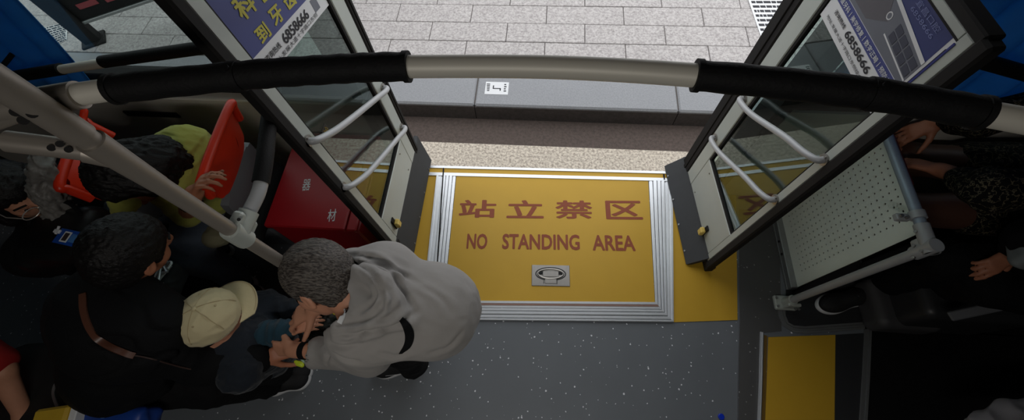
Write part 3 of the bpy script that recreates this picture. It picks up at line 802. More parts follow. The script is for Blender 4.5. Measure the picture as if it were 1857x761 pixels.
# lower clamp and padded bar
kc = pt + dirp * ((dp(425, 408, 0.98) - pt).dot(dirp))
bar_pts = [kc, kc.lerp(at(462, 352, kc.z), 0.5) + Vector((0.01, 0, 0)), at(470, 345, kc.z + 0.01), at(480, 290, kc.z + 0.02), at(487, 225, kc.z + 0.02), at(497, 160, kc.z + 0.02)]
j = MB(); j.tube([kc - dirp * 0.032, kc + dirp * 0.032], 0.0235, 24); d2 = (bar_pts[2] - kc).normalized(); j.tube([kc, kc + d2 * 0.06], 0.0225, 24)
perp = dirp.cross(d2).normalized(); j.obox(kc + d2 * 0.012, dirp, d2, perp, (0.035, 0.035, 0.014), 0.006)
cl = j.build('clamp', M_WHITE, pole)
b = MB()
for s_, t_ in ((-0.02, 0.03), (0.0, 0.0), (0.018, 0.0), (0.02, 0.03)):
    p = kc + dirp * s_ + d2 * t_; v = (Vector((0, 0, CAM_H)) - p).normalized(); b.cyl(p + v * 0.018, p + v * 0.026, 0.004, 10)
each(b, 'bolt', M_RUB, cl)
sp = smooth_path([kc, kc + d2 * 0.05, bar_pts[2], bar_pts[3]], 8)
MB().tube([p for p in sp], 0.0165, 20).build('bent_tube', M_WTUBE, pole)
MB().tube(smooth_path(bar_pts[2:], 8)[2:], 0.0200, 20).build('foam_sleeve', M_FOAM, pole)

# ------------------------------------------------------------------ right post, rail and perforated screen
base = at(1420, 550); PXr, PYr, PZr = base.x, base.y, 0.81
post = thing('guard_rail', 'pale bent tube guard rail bolted to the floor beside the white perforated screen', 'rail', tuple(base))
tp = Vector((PXr, PYr, PZr))
MB().tube([base + Vector((0, 0, 0.0)), tp + Vector((0.02, 0, 0))], 0.0165, 24).build('post', M_WTUBE, post)
e1, e2 = Vector((PXr + 0.02, PYr - 0.02, PZr)), onx(1616, 235, PXr + 0.02)
MB().tube([e1, Vector((e2.x, e2.y, PZr)), Vector((e2.x, YW + 0.0, PZr))], 0.0168, 24).build('top_tube', mat('blue_grey_tube', (150, 162, 176), 0.4, 0.3), post)
j = MB(); j.tube([tp + Vector((0.02, 0, 0.025)), tp + Vector((0.018, 0, -0.055))], 0.0225, 24); j.tube([e1, e1 + Vector((0, 0.10, 0))], 0.0215, 24); j.obox(e1 + Vector((0.0, 0.03, -0.02)), (1, 0, 0), (0, 1, 0), (0, 0, 1), (0.014, 0.03, 0.03), 0.006)
cl = j.build('elbow_fitting', M_WTUBE, post)
b = MB()
for dy, dz in ((0.0, -0.045), (0.035, -0.03), (0.075, -0.005), (0.01, -0.01)):
    p = e1 + Vector((-0.018, dy, dz)); b.cyl(p, p + Vector((-0.008, 0, 0.004)), 0.005, 10)
each(b, 'bolt', M_STEEL, cl)
j = MB(); cc = Vector((PXr + 0.02, onx(1655, 395, PXr + .02).y, PZr)); j.tube([cc - Vector((0, 0.012, 0)), cc + Vector((0, 0.014, 0))], 0.0225, 24); j.obox(cc + Vector((-0.035, 0, -0.02)), (1, 0, 0), (0, 1, 0), (0, 0, 1), (0.022, 0.012, 0.010), 0.003)
cl = j.build('pipe_clip', M_WTUBE, post)
b = MB(); b.cyl(cc + Vector((-0.045, 0, -0.012)), cc + Vector((-0.045, 0, -0.002)), 0.006, 10); b.cyl(cc + Vector((-0.03, -0.006, -0.012)), cc + Vector((-0.03, -0.006, 0.0)), 0.005, 10); each(b, 'bolt', M_STEEL, cl)
j = MB(); j.obox(base + Vector((0.0, 0, 0.012)), (1, 0, 0), (0, 1, 0), (0, 0, 1), (0.05, 0.035, 0.012), 0.006); j.tube([base + Vector((0, 0, 0.02)), base + Vector((0.002, 0, 0.085))], 0.0225, 22)
j.obox(base + Vector((0.01, -0.022, 0.05)), (1, 0, 0), (0, 1, 0), (0, 0, 1), (0.03, 0.008, 0.03), 0.004); cl = j.build('floor_bracket', M_WHITE, post)
b = MB()
for dx, dy in ((-0.04, 0.02), (-0.04, -0.02), (0.02, -0.034), (0.035, -0.034)):
    p = base + Vector((dx, dy, 0.024 if abs(dx) > 0.038 else 0.055)); b.cyl(p, p + Vector((0, 0 if dx < 0 else -0.006, 0.006)), 0.006, 10)
each(b, 'bolt', M_ALU_D, cl)
# perforated screen
X0 = at(1425, 470).x; ZB, ZT = 0.03, 0.79; YA, YB = 0.625, YW - 0.01
scr = thing('perforated_screen', 'white perforated metal modesty screen standing behind the open right door leaf', 'screen', (X0, (YA + YB) / 2, 0))
def rounded(y0, y1, z0, z1, r, X):
    pts = []
    for (cy, cz, a0) in ((y1 - 0.005, z0 + 0.005, -90), (y1 - r, z1 - r, 0), (y0 + r, z1 - r, 90), (y0 + 0.005, z0 + 0.005, 180)):
        rr = r if cz > 0.3 else 0.005
        for k in range(7): a = math.radians(a0 + 15 * k); pts.append(Vector((X, cy + rr * math.cos(a), cz + rr * math.sin(a))))
    return pts
pm = mat('white_perforated_metal', (236, 242, 234), 0.5, 0.1, vary=0.04, scale=6)
N, L, b_ = nodes_of(pm)
tc = N.new('ShaderNodeTexCoord'); sx = N.new('ShaderNodeSeparateXYZ'); L.new(tc.outputs['Object'], sx.inputs[0])
def mth(op, *a):
    q = N.new('ShaderNodeMath'); q.operation = op
    for i, v in enumerate(a):
        if isinstance(v, (int, float)): q.inputs[i].default_value = v
        else: L.new(v, q.inputs[i])
    return q.outputs[0]
PIT = 0.0295
def cell(s): return mth('SUBTRACT', mth('FRACT', mth('DIVIDE', s, PIT)), 0.5)
yy, zz = cell(sx.outputs['Y']), cell(sx.outputs['Z'])
dist = mth('SQRT', mth('ADD', mth('MULTIPLY', yy, yy), mth('MULTIPLY', zz, zz)))
hole = mth('LESS_THAN', dist, 0.14)
ya = sx.outputs['Y']; za = sx.outputs['Z']
inside = mth('MULTIPLY', mth('LESS_THAN', mth('ABSOLUTE', ya), (YB - YA) / 2 - 0.045), mth('MULTIPLY', mth('GREATER_THAN', za, 0.085), mth('LESS_THAN', za, ZT - 0.05)))
hole = mth('MULTIPLY', hole, inside)
tr = N.new('ShaderNodeBsdfTransparent'); ms = N.new('ShaderNodeMixShader'); out = [k for k in N if k.type == 'OUTPUT_MATERIAL'][0]
L.new(hole, ms.inputs[0]); L.new(b_.outputs[0], ms.inputs[1]); L.new(tr.outputs[0], ms.inputs[2]); L.new(ms.outputs[0], out.inputs[0])
m = MB(); m.slab(rounded(YA, YB, ZB, ZT, 0.05, X0), (1, 0, 0), 0.003); m.build('panel', pm, scr, smooth=False)
m = MB(); m.box((X0 - 0.03, 0.62, 0.0), (X0 + 0.005, YB, 0.045), 0.004); m.box((X0 - 0.034, 0.62, 0.0), (X0 - 0.028, YB, 0.012)); ft = m.build('foot_rail', M_ALU_D, scr)
m = MB()
for y in (0.80, 0.87, 1.02): m.cyl(Vector((X0 - 0.031, y, 0.03)), Vector((X0 - 0.036, y, 0.03)), 0.006, 10)
each(m, 'screw', M_RUB, ft)

# ------------------------------------------------------------------ floor trims on the right
def trimline(name, pts, w, h, m_, close=False, z=0.0):
    P = [PX(*q) for q in pts]; mb = MB()
    for k in range(3):
        off = (k - 1) * w / 3; L_ = []
        for i, p in enumerate(P):
            a = P[max(0, i - 1)]; b = P[min(len(P) - 1, i + 1)]; d = (b - a).normalized(); nrm = Vector((-d.y, d.x, 0)); L_.append((p + nrm * (off - w / 6 * 0.9), p + nrm * (off + w / 6 * 0.9)))
        for i in range(len(P) - 1): quadslab(mb, [L_[i][0], L_[i + 1][0], L_[i + 1][1], L_[i][1]], z, z + h * (1.0 if k != 1 else 0.7))
    return struct(mb.build(name, m_, None, smooth=False))
trimline('trim_3', [(1413, 545), (1417, 572), (1424, 588), (1438, 596), (1460, 598), (1570, 590)], 0.034, 0.008, M_ALU_D)
trimline('trim_4', [(1573, 590), (1569, 680), (1563, 775)], 0.032, 0.008, M_ALU_D)
trimline('trim_5', [(1380, 602), (1378, 690), (1375, 775)], 0.012, 0.010, M_ALU)
trimline('trim_6', [(1388, 608), (1386, 690), (1383, 775)], 0.014, 0.004, mat('brown_edge', (110, 84, 30), 0.6))
trimline('trim_7', [(1338, 478), (1341, 580), (1338, 690), (1337, 775)], 0.004, 0.003, M_GREYPL)
m = MB(); quadslab(m, [PX(1393, 611), PX(1514, 607), PX(1512, 790), PX(1386, 790)], 0, 0.004); struct(m.build('floor_surface', M_YEL, None, smooth=False))
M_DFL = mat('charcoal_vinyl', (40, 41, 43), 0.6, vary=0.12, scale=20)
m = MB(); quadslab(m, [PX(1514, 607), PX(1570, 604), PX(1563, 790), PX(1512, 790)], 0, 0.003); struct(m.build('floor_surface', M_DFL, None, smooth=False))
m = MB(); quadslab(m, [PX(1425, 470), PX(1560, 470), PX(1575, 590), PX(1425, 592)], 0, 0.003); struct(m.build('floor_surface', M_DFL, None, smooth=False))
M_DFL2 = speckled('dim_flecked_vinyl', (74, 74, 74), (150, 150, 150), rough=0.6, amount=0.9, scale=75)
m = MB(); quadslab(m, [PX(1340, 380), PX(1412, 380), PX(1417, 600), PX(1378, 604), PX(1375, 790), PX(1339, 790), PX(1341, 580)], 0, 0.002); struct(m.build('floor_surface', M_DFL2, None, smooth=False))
M_PITCH = mat('falloff_black_floor', (16, 16, 17), 0.85, vary=0.1, scale=20, spec=0.15)  # floor colour blackened to paint in the light falling off on the right
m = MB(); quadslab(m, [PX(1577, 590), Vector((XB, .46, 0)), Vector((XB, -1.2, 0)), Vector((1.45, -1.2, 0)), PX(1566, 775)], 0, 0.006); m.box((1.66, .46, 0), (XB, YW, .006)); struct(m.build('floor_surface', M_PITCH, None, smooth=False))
# ------------------------------------------------------------------ helpers for people
from mathutils.bvhtree import BVHTree
M_SKIN = mat('skin', (196, 140, 112), 0.55, vary=0.10, scale=30, bump=0.08, bscale=220)
M_SKIN2 = mat('tanned_skin', (172, 112, 84), 0.55, vary=0.10, scale=30, bump=0.08, bscale=220)
def hair_mat(name, c, c2=None, scale=160):
    m = mat(name, c, 0.5, vary=0.35, scale=scale, bump=0.35, bscale=scale, stretch=(.35, 2.2, 1.2), spec=0.3)
    if c2:
        N, L, b = nodes_of(m); tc = N.new('ShaderNodeTexCoord'); n = N.new('ShaderNodeTexNoise'); n.inputs['Scale'].default_value = scale; n.inputs['Detail'].default_value = 6
        mp = N.new('ShaderNodeMapping'); mp.inputs['Scale'].default_value = (0.35, 2.2, 1.2); L.new(tc.outputs['Object'], mp.inputs[0]); L.new(mp.outputs[0], n.inputs['Vector'])
        mr = N.new('ShaderNodeMapRange'); mr.inputs[1].default_value = 0.42; mr.inputs[2].default_value = 0.62; L.new(n.outputs[0], mr.inputs[0])
        mx = N.new('ShaderNodeMix'); mx.data_type = 'RGBA'; old = b.inputs['Base Color'].links[0].from_socket
        L.new(mr.outputs[0], mx.inputs[0]); L.new(old, mx.inputs[6]); mx.inputs[7].default_value = lin(c2); L.new(mx.outputs[2], b.inputs['Base Color'])
    return m
M_HBLK = hair_mat('black_hair', (20, 18, 18))
M_HGREY = hair_mat('greying_hair', (54, 49, 46), (104, 98, 92), 150)
def cloth(name, c, bump=0.35, rough=0.85, vary=0.1, scale=14, sheen=.15):
    m = mat(name, c, rough, vary=vary, scale=scale, bump=bump, bscale=45, spec=0.2, sheen=sheen); return m
M_JGREY = cloth('grey_jacket_cloth', (150, 147, 144), bump=0.08)
M_BLK = cloth('black_cloth', (11, 12, 14), sheen=0); M_NAVY = cloth('dark_navy_cloth', (30, 36, 44)); M_TEAL = cloth('teal_cloth', (34, 62, 76))
M_TROU = cloth('black_trouser_cloth', (13, 13, 15), sheen=0); M_CAP = cloth('beige_cap_cloth', (200, 188, 150), bump=0.15)
M_YELC = cloth('yellow_green_blouse_cloth', (168, 170, 84), bump=0.2); M_JEAN = cloth('grey_blue_denim', (74, 84, 98))
M_SOLE = mat('white_rubber_sole', (206, 208, 210), 0.6, vary=0.05); M_SHOE = mat('black_shoe_mesh', (20, 20, 22), 0.75, vary=0.3, scale=200, bump=0.3, bscale=400)
M_EYE = mat('dark_eye', (24, 18, 16), 0.25); M_LIP = mat('lip', (150, 78, 70), 0.5)

def nrm(v): return Vector(v).normalized()
def frame(fwd, up):
    F = nrm(fwd); U = Vector(up); U = (U - F * U.dot(F)).normalized(); return F, U, F.cross(U)
def head(s, c, fwd, up, k=1.0):
    """c = centre of the skull; fwd = where the face looks"""
    F, U, R = frame(fwd, up); c = Vector(c)
    def q(f, r, u): return c + (F * f + R * r + U * u) * k
    s.ell(q(-.008, 0, .018), (.096 * k, .076 * k, .086 * k), F, R, k=.012)
    s.ell(q(.030, 0, -.048), (.062 * k, .056 * k, .070 * k), F, R, k=.03)
    s.ell(q(.062, 0, -.098), (.022 * k, .026 * k, .018 * k), F, R, k=.025)
    for r in (-1, 1):
        s.ell(q(.048, r * .040, -.038), (.028 * k, .022 * k, .024 * k), F, R, k=.02)
        s.ell(q(.088, r * .032, -.008), (.016 * k, .019 * k, .012 * k), F, R, k=.010, op=-1)
        s.ell(q(.074, r * .031, -.008), (.012 * k, .014 * k, .010 * k), F, R, k=.004)
        s.ell(q(-.006, r * .079, -.018), (.018 * k, .008 * k, .031 * k), F, R, k=.006)
        s.ell(q(-.002, r * .087, -.014), (.008 * k, .006 * k, .015 * k), F, R, k=.004, op=-1)
        s.cone(q(.086, r * .016, .012), q(.076, r * .048, .010), .007 * k, .005 * k, k=.010)
    s.cone(q(.090, 0, .000), q(.110, 0, -.034), .008 * k, .012 * k, k=.014)
    for r in (-1, 1): s.ell(q(.098, r * .011, -.040), (.010 * k, .008 * k, .008 * k), F, R, k=.008)
    s.ell(q(.088, 0, -.064), (.011 * k, .022 * k, .006 * k), F, R, k=.006); s.ell(q(.086, 0, -.076), (.010 * k, .018 * k, .007 * k), F, R, k=.006)
    return q
def face_bits(q, parent, k=1.0):
    """eyes and lips of a face as children"""
    for r in (-1, 1):
        m = MB(); c = q(.083, r * .031, -.008); n = 8; 
        vs = [c + Vector((math.cos(a) * math.sin(b), math.sin(a) * math.sin(b), math.cos(b))) * .0065 * k for b in (0.4, 1.2, 2.0, 2.8) for a in [2 * math.pi * i / n for i in range(n)]]
        fs = [(j * n + i, j * n + (i + 1) % n, (j + 1) * n + (i + 1) % n, (j + 1) * n + i) for j in range(3) for i in range(n)] + [tuple(range(n)), tuple(range(3 * n, 4 * n))]
        m.add(vs, fs); m.build('eye', M_EYE, parent)
        MB().tube([q(.092, r * .016, .016), q(.090, r * .032, .021), q(.078, r * .048, .016)], .0035 * k, 8).build('eyebrow', M_HBLK, parent)
    MB().tube([q(.090, -.020, -.070), q(.099, 0, -.069), q(.090, .020, -.070)], .0035 * k, 8).build('lips', M_LIP, parent)
def hair(s, c, fwd, up, k=1.0, length=0.0, thick=.010, front=.058):
    F, U, R = frame(fwd, up); c = Vector(c)
    def q(f, r, u): return c + (F * f + R * r + U * u) * k
    t = thick
    s.ell(q(-.010, 0, .022), ((.094 + t) * k, (.077 + t) * k, (.086 + t) * k), F, R, k=.01)
    s.ell(q(-.045, 0, -.035), ((.052 + t) * k, (.062 + t) * k, (.055 + t) * k), F, R, k=.03)
    if length:
        s.chain([q(-.05, 0, -.03), q(-.065, 0, -.03 - length * .5), q(-.05, 0, -.03 - length)], [.075 * k, .075 * k, .045 * k], k=.04)
        for r in (-1, 1): s.chain([q(-.01, r * .072, 0), q(-.005, r * .082, -length * .5), q(-.01, r * .07, -length)], [.026 * k, .028 * k, .016 * k], k=.03)
    s.box(q(.075 + front * .0 + .035, 0, -.060), (.060 * k, .12 * k, .088 * k), F, R, r=.03, k=.02, op=-1)
    if not length:
        for r in (-1, 1): s.ell(q(.004, r * .090, -.028), (.024 * k, .022 * k, .036 * k), F, R, k=.008, op=-1)
    if not length: s.box(q(.050, 0, -.105), (.075 * k, .14 * k, .072 * k), F, R, r=.02, k=.012, op=-1)
    s.box(q(-.01, 0, -.150 - length), (.2, .2, .06), F, R, r=.02, k=.02, op=-1)
    return q
def hand(s, wrist, d, pn, side=1, curl=0.5, k=1.0, spread=0.10, thumb_open=0.8, pinch=None):
    """d = pointing direction, pn = palm normal (out of the palm), side = +1 thumb on d x pn side"""
    d, p, r = frame(d, pn); r = r * side; w = Vector(wrist)
    def P(a, b, c_=0): return w + (d * a + r * b + p * c_) * k
    s.chain([w - d * .03 * k, P(.012, 0)], [.024 * k, .023 * k], k=.015)
    for b, tt in ((.024, .012), (.008, .0125), (-.008, .012), (-.024, .0105)):
        s.cone(P(.014, b * .55), P(.084 - abs(b - .008) * .25, b), .0145 * k, tt * k, k=.008)
    lens = [(.040, .024, .019), (.044, .028, .020), (.041, .026, .019), (.032, .020, .017)]
    for i, b in enumerate((.027, .009, -.009, -.026)):
        c0 = curl if not isinstance(curl, (list, tuple)) else curl[i]
        a = P(.086 - abs(b - .009) * .30, b); dirx = (d + r * (spread * (1.5 - i) * .6)).normalized(); ang = c0 * .75
        rr = [.0098, .0088, .0080, .0068] if i < 3 else [.0086, .0078, .0070, .0060]
        for j in range(3):
            dd = (dirx * math.cos(ang) + p * math.sin(ang)).normalized(); e = a + dd * lens[i][j] * k
            s.cone(a, e, rr[j] * k, rr[j + 1] * k, k=.003); a = e; ang += c0 * .95
    t0 = P(.022, .022, .006); td = (d * .62 + r * thumb_open + p * .35).normalized()
    t1 = t0 + td * .040 * k; t2 = t1 + (td + d * .45 + p * .25 * curl_avg(curl)).normalized() * .032 * k; t3 = t2 + (td + d * .7 + p * .5 * curl_avg(curl)).normalized() * .025 * k
    s.cone(t0, t1, .0155 * k, .0118 * k, k=.010); s.cone(t1, t2, .0110 * k, .0096 * k, k=.003); s.cone(t2, t3, .0096 * k, .0078 * k, k=.003)
def curl_avg(c): return sum(c) / len(c) if isinstance(c, (list, tuple)) else c
def surf(px, py, *objs):
    """first point of the given objects met from the photograph's viewpoint, with its normal"""
    o = Vector((0, 0, CAM_H)); d = ray(px, py).normalized(); best = None
    for ob in objs:
        W = wloc(ob); key = ob.name
        if key not in _BVH:
            me = ob.data; _BVH[key] = BVHTree.FromPolygons([v.co + W for v in me.vertices], [tuple(p.vertices) for p in me.polygons])
        h = _BVH[key].ray_cast(o, d)
        if h[0] is not None and (best is None or h[3] < best[2]): best = (h[0], h[1], h[3])
    return best
_BVH = {}
def ribbon(name, px, width, m, parent, objs, lift=0.003, thick=0.003, taper=None):
    """a band of real thickness lying on a surface along the given points"""
    pts = []; ns = []
    P2 = smooth_path([Vector((x, y, 0)) for x, y in px], 6)
    for p in P2:
        h = surf(p.x, p.y, *objs)
        if h: 
            n = h[1] if h[1].dot(ray(p.x, p.y)) < 0 else -h[1]; pts.append(h[0] + n * lift); ns.append(n)
    if len(pts) < 3: return None
    for _ in range(3):
        pts = [pts[0]] + [(pts[i - 1] + pts[i] * 2 + pts[i + 1]) / 4 for i in range(1, len(pts) - 1)] + [pts[-1]]
        ns = [ns[0]] + [(ns[i - 1] + ns[i] * 2 + ns[i + 1]).normalized() for i in range(1, len(ns) - 1)] + [ns[-1]]
    vs = []; fs = []; N = len(pts)
    for i in range(N):
        t = (pts[min(N - 1, i + 1)] - pts[max(0, i - 1)]).normalized(); s_ = t.cross(ns[i]).normalized()
        w = width * (taper(i / (N - 1)) if taper else 1) / 2
        for a, b in ((-1, -1), (1, -1), (1, 1), (-1, 1)): vs.append(pts[i] + s_ * w * a + ns[i] * thick / 2 * b)
    for i in range(N - 1):
        for k in range(4): fs.append((i * 4 + k, i * 4 + (k + 1) % 4, i * 4 + 4 + (k + 1) % 4, i * 4 + 4 + k))
    fs += [(0, 1, 2, 3), (4 * N - 1, 4 * N - 2, 4 * N - 3, 4 * N - 4)]
    return link_mesh(name, vs, fs, m, parent, True, 40)
def shoe(parent, heel, toe, width=.095, name='shoe', swoosh=False, laces=True, height=.10):
    """black trainer with a pale sole, heel and toe are points on the floor"""
    heel, toe = Vector(heel), Vector(toe); d = (toe - heel); Ln = d.length; d.normalize(); r = d.cross(Vector((0, 0, 1))).normalized(); w = width / 2
    def P(a, b, c_): return heel + d * (a * Ln) + r * b + Vector((0, 0, c_))
    s = SDF(.0045)
    s.ell(P(.76, 0, .040), (.24 * Ln, w * .96, .036), d, r, k=.02); s.ell(P(.46, 0, .048), (.30 * Ln, w * .80, .048), d, r, k=.02); s.ell(P(.20, 0, .060), (.18 * Ln, w * .76, .055), d, r, k=.02)
    s.cone(P(.20, 0, .06), P(.20, 0, height), w * .72, w * .66, k=.02); s.ell(P(.20, 0, height + .022), (.09 * Ln + .012, w * .5, .03), d, r, k=.005, op=-1)
    s.box(P(.5, 0, -.02), (1, 1, .032), d, r, r=.001, k=.001, op=-1)
    up = soft(name, s, M_SHOE, parent, 1)
    s = SDF(.0045); s.ell(P(.76, 0, .012), (.25 * Ln, w * 1.04, .030), d, r, k=.02); s.ell(P(.42, 0, .012), (.30 * Ln, w * .84, .030), d, r, k=.03); s.ell(P(.20, 0, .012), (.205 * Ln, w * .88, .032), d, r, k=.03)
    s.box(P(.5, 0, -.020), (1, 1, .022), d, r, r=.001, k=.001, op=-1); s.box(P(.5, 0, .055), (1, 1, .029), d, r, r=.001, k=.003, op=-1)
    soft('sole', s, M_SOLE, up, 1)
    if laces:
        m = MB()
        for i in range(4):
            a = .50 + .07 * i; m.tube([P(a, -w * .42, .083 - .035 * (a - .5) * 2.2), P(a + .02, 0, .094 - .040 * (a - .5) * 2.2), P(a + .01, w * .42, .083 - .035 * (a - .5) * 2.2)], .0028, 6)
        m.build('laces', mat('dark_grey_lace', (70, 70, 72), 0.8), up)
    return up, P

# ------------------------------------------------------------------ man in the grey jacket
def grey_man():
    hc_ = dp(580, 503, 1.20); F = nrm((-.86, -.16, -.48)); U = nrm((-.36, 0.52, .78))
    s = SDF(.0048); q = head(s, hc_, F, U, 1.04)
    neck = dp(652, 545, 1.22); s.chain([q(-.045, 0, -.06), neck], [.056, .062], k=.03)
    shR, shL = dp(705, 492, 1.27), dp(640, 612, 1.22)
    chest = dp(690, 560, 1.27); pel = dp(790, 570, 1.36)
    s.chain([neck, chest, pel], [.06, .10, .11], k=.04); s.cone(shR, shL, .05, .05, k=.04)
    elL, wrL = dp(672, 640, 1.40), dp(532, 634, 1.47); elR, wrR = dp(652, 505, 1.46), dp(572, 558, 1.43)
    s.chain([shL, elL, wrL], [.048, .040, .026], k=.02); s.chain([shR, elR, wrR], [.048, .042, .027], k=.02)
    hand(s, wrL, dp(508, 632, 1.49) - wrL, dp(532, 604, 1.58) - wrL, side=-1, curl=[.55, .75, .9, 1.0], k=.92, thumb_open=.5)
    hand(s, wrR, dp(524, 578, 1.46) - wrR, Vector((0, -.1, -1)), side=1, curl=[.42, .5, .6, .7], k=1.0, spread=.12)
    knL, anL = dp(735, 628, 1.62), at(752, 660, .10); knR, anR = dp(775, 545, 1.65), at(775, 505, .10)
    s.chain([pel + Vector((-.03, -.06, 0)), knL, anL], [.08, .055, .038], k=.03); s.chain([pel + Vector((-.03, .06, 0)), knR, anR], [.08, .055, .038], k=.03)
    V, F_ = s.mesh(); V = relax(V.astype(float), F_, 1)
    man = link_mesh('person', V, F_.tolist(), M_SKIN, None, True, 180)
    tag(man, 'grey-haired person in a grey hooded jacket bending forward beside the yellow ramp plate', 'person')
    face_bits(q, man, 1.04)
    s = SDF(.0048); hair(s, hc_, F, U, 1.04, thick=.009)
    soft('hair', s, M_HGREY, man, 1, dict(amp=.0025, freq=130, d=F, along=.15))
    # trousers and shoes
    s = SDF(.008); s.ell(pel + Vector((-.05, .01, -.03)), (.12, .12, .11), (1, 0, 0), k=.03)
    s.chain([pel + Vector((-.04, -.055, -.03)), knL, anL + Vector((0, 0, .02))], [.095, .078, .066], k=.03); s.chain([pel + Vector((-.04, .06, -.03)), knR, anR + Vector((0, 0, .02))], [.095, .078, .066], k=.03)
    tr = soft('trousers', s, M_TROU, man, 2, dict(amp=.006, freq=16, d=(0, 0, 1)))
    h, t = at(778, 655, 0), at(681, 672, 0); sh, P = shoe(man, h, t, .095)
    # white tick on the outer side of the shoe
    sw = MB(); pts = [(.33, .050), (.44, .034), (.52, .036), (.74, .062), (.50, .046), (.43, .048)]
    out = []
    for side in (-1,):
        base = [P(a, 0, c_) for a, c_ in pts]
    dd = (t - h).normalized(); rr = dd.cross(Vector((0, 0, 1))).normalized()
    V2 = []
    for p in base:
        bb = _bvh(sh); g = bb.ray_cast(p - rr * 0.2 * (1 if rr.y > 0 else -1), rr * (1 if rr.y > 0 else -1)); V2.append((g[0] if g[0] else p - rr * .045) - rr * .0015 * (1 if rr.y > 0 else -1))
    sw.slab(V2, -rr * (1 if rr.y > 0 else -1), .0015); sw.build('tick_mark', M_SOLE, sh, smooth=False)
    shoe(man, at(808, 520, 0), at(752, 488, 0), .095)
    # jacket
    s = SDF(.0062)
    s.ell(dp(700, 555, 1.24), (.15, .165, .105), (1, 0.05, 0), (0, 1, 0), k=.05)
    s.ell(dp(765, 558, 1.26), (.14, .140, .110), (1, -0.1, 0), (0, 1, 0), k=.05)
    s.ell(dp(797, 565, 1.28), (.128, .140, .115), (1, -0.2, 0), (.1, 1, 0), k=.05)
    s.cone(dp(690, 498, 1.25), dp(650, 600, 1.22), .080, .080, k=.06)
    s.cone(dp(640, 480, 1.30), dp(700, 500, 1.26), .055, .085, k=.04)
    s.chain([dp(655, 603, 1.22), dp(672, 636, 1.36), dp(588, 640, 1.45)], [.088, .072, .050], k=.04)
    s.cone(dp(590, 640, 1.45), dp(578, 639, 1.455), .050, .056, k=.01)
    s.chain([dp(700, 490, 1.27), elR, elR.lerp(wrR, .45)], [.082, .066, .054], k=.04)
    s.cone(dp(648, 540, 1.19), dp(660, 548, 1.19), .082, .090, k=.03)
    # hood lying on the back
    s.ell(dp(680, 545, 1.145), (.085, .105, .045), (1, -.1, .12), (0, 1, 0), k=.02)
    s.cone(dp(700, 560, 1.12), dp(742, 588, 1.135), .045, .016, k=.025); s.chain([dp(650, 492, 1.15), dp(690, 510, 1.11), dp(702, 545, 1.10), dp(680, 585, 1.10), dp(622, 608, 1.13)], [.022, .026, .026, .028, .024], k=.012)
    s.cone(dp(634, 500, 1.17), dp(622, 590, 1.13), .030, .030, k=.02)
    s.ell(dp(578, 500, 1.17), (.105, .100, .13), (1, 0, 0), k=.008, op=-1); s.cone(dp(600, 560, 1.25), dp(622, 548, 1.16), .075, .062, k=.008, op=-1)
    s.cone(dp(585, 640, 1.445), dp(540, 636, 1.46), .040, .044, k=.004, op=-1)
    jk = soft('jacket', s, M_JGREY, man, 2, [dict(amp=.004, freq=7, d=(1, -.35, 0), along=.3), dict(amp=.002, freq=26, d=(1, -.2, 0), along=.25, seed=3.1)],
        creases=[([(641, 476), (664, 487), (683, 510), (692, 533), (687, 560), (664, 577), (614, 588)], 1.3), ([(664, 468), (706, 489), (731, 525), (753, 562)], 1.2), ([(755, 566), (713, 592), (660, 604), (610, 606)], 1.2),
                 ([(650, 491), (676, 518), (680, 544), (650, 568)], 1.0), ([(626, 462), (683, 468), (735, 500)], .8), ([(640, 478), (700, 482), (760, 512)], .6), ([(600, 622), (622, 628), (650, 622)], .9),
                 ([(606, 640), (626, 652), (650, 656)], .9), ([(590, 628), (596, 642), (592, 660)], .9), ([(662, 600), (640, 616), (612, 618)], .8), ([(690, 640), (720, 646), (745, 634)], .7), ([(780, 640), (815, 628), (838, 600)], .6),
                 ([(700, 520), (712, 540), (708, 560)], .8), ([(722, 560), (705, 575), (680, 582)], .8), ([(770, 520), (800, 540), (815, 560)], .4)])
    ribbon('strap', [(727, 578), (738, 592), (743, 608), (739, 626), (726, 640)], .017, M_BLK, jk, [jk], .001, .003, lambda u: .35 + 1.1 * math.sin(math.pi * min(1, u * .8 + .12)))
    ribbon('collar', [(617, 585), (624, 572), (630, 560)], .014, M_PAPER, jk, [jk, man], .004, .004)
    # wristband
    w = wrL.lerp(elL, .16); dv = (elL - wrL).normalized()
    MB().tube([w - dv * .011, w + dv * .011], .0315, 22).build('wristband', M_BLK, man)
    return man, jk
def _bvh(ob):
    if ob.name not in _BVH:
        W = wloc(ob); _BVH[ob.name] = BVHTree.FromPolygons([v.co + W for v in ob.data.vertices], [tuple(p.vertices) for p in ob.data.polygons])
    return _BVH[ob.name]
MAN, JACKET = grey_man()

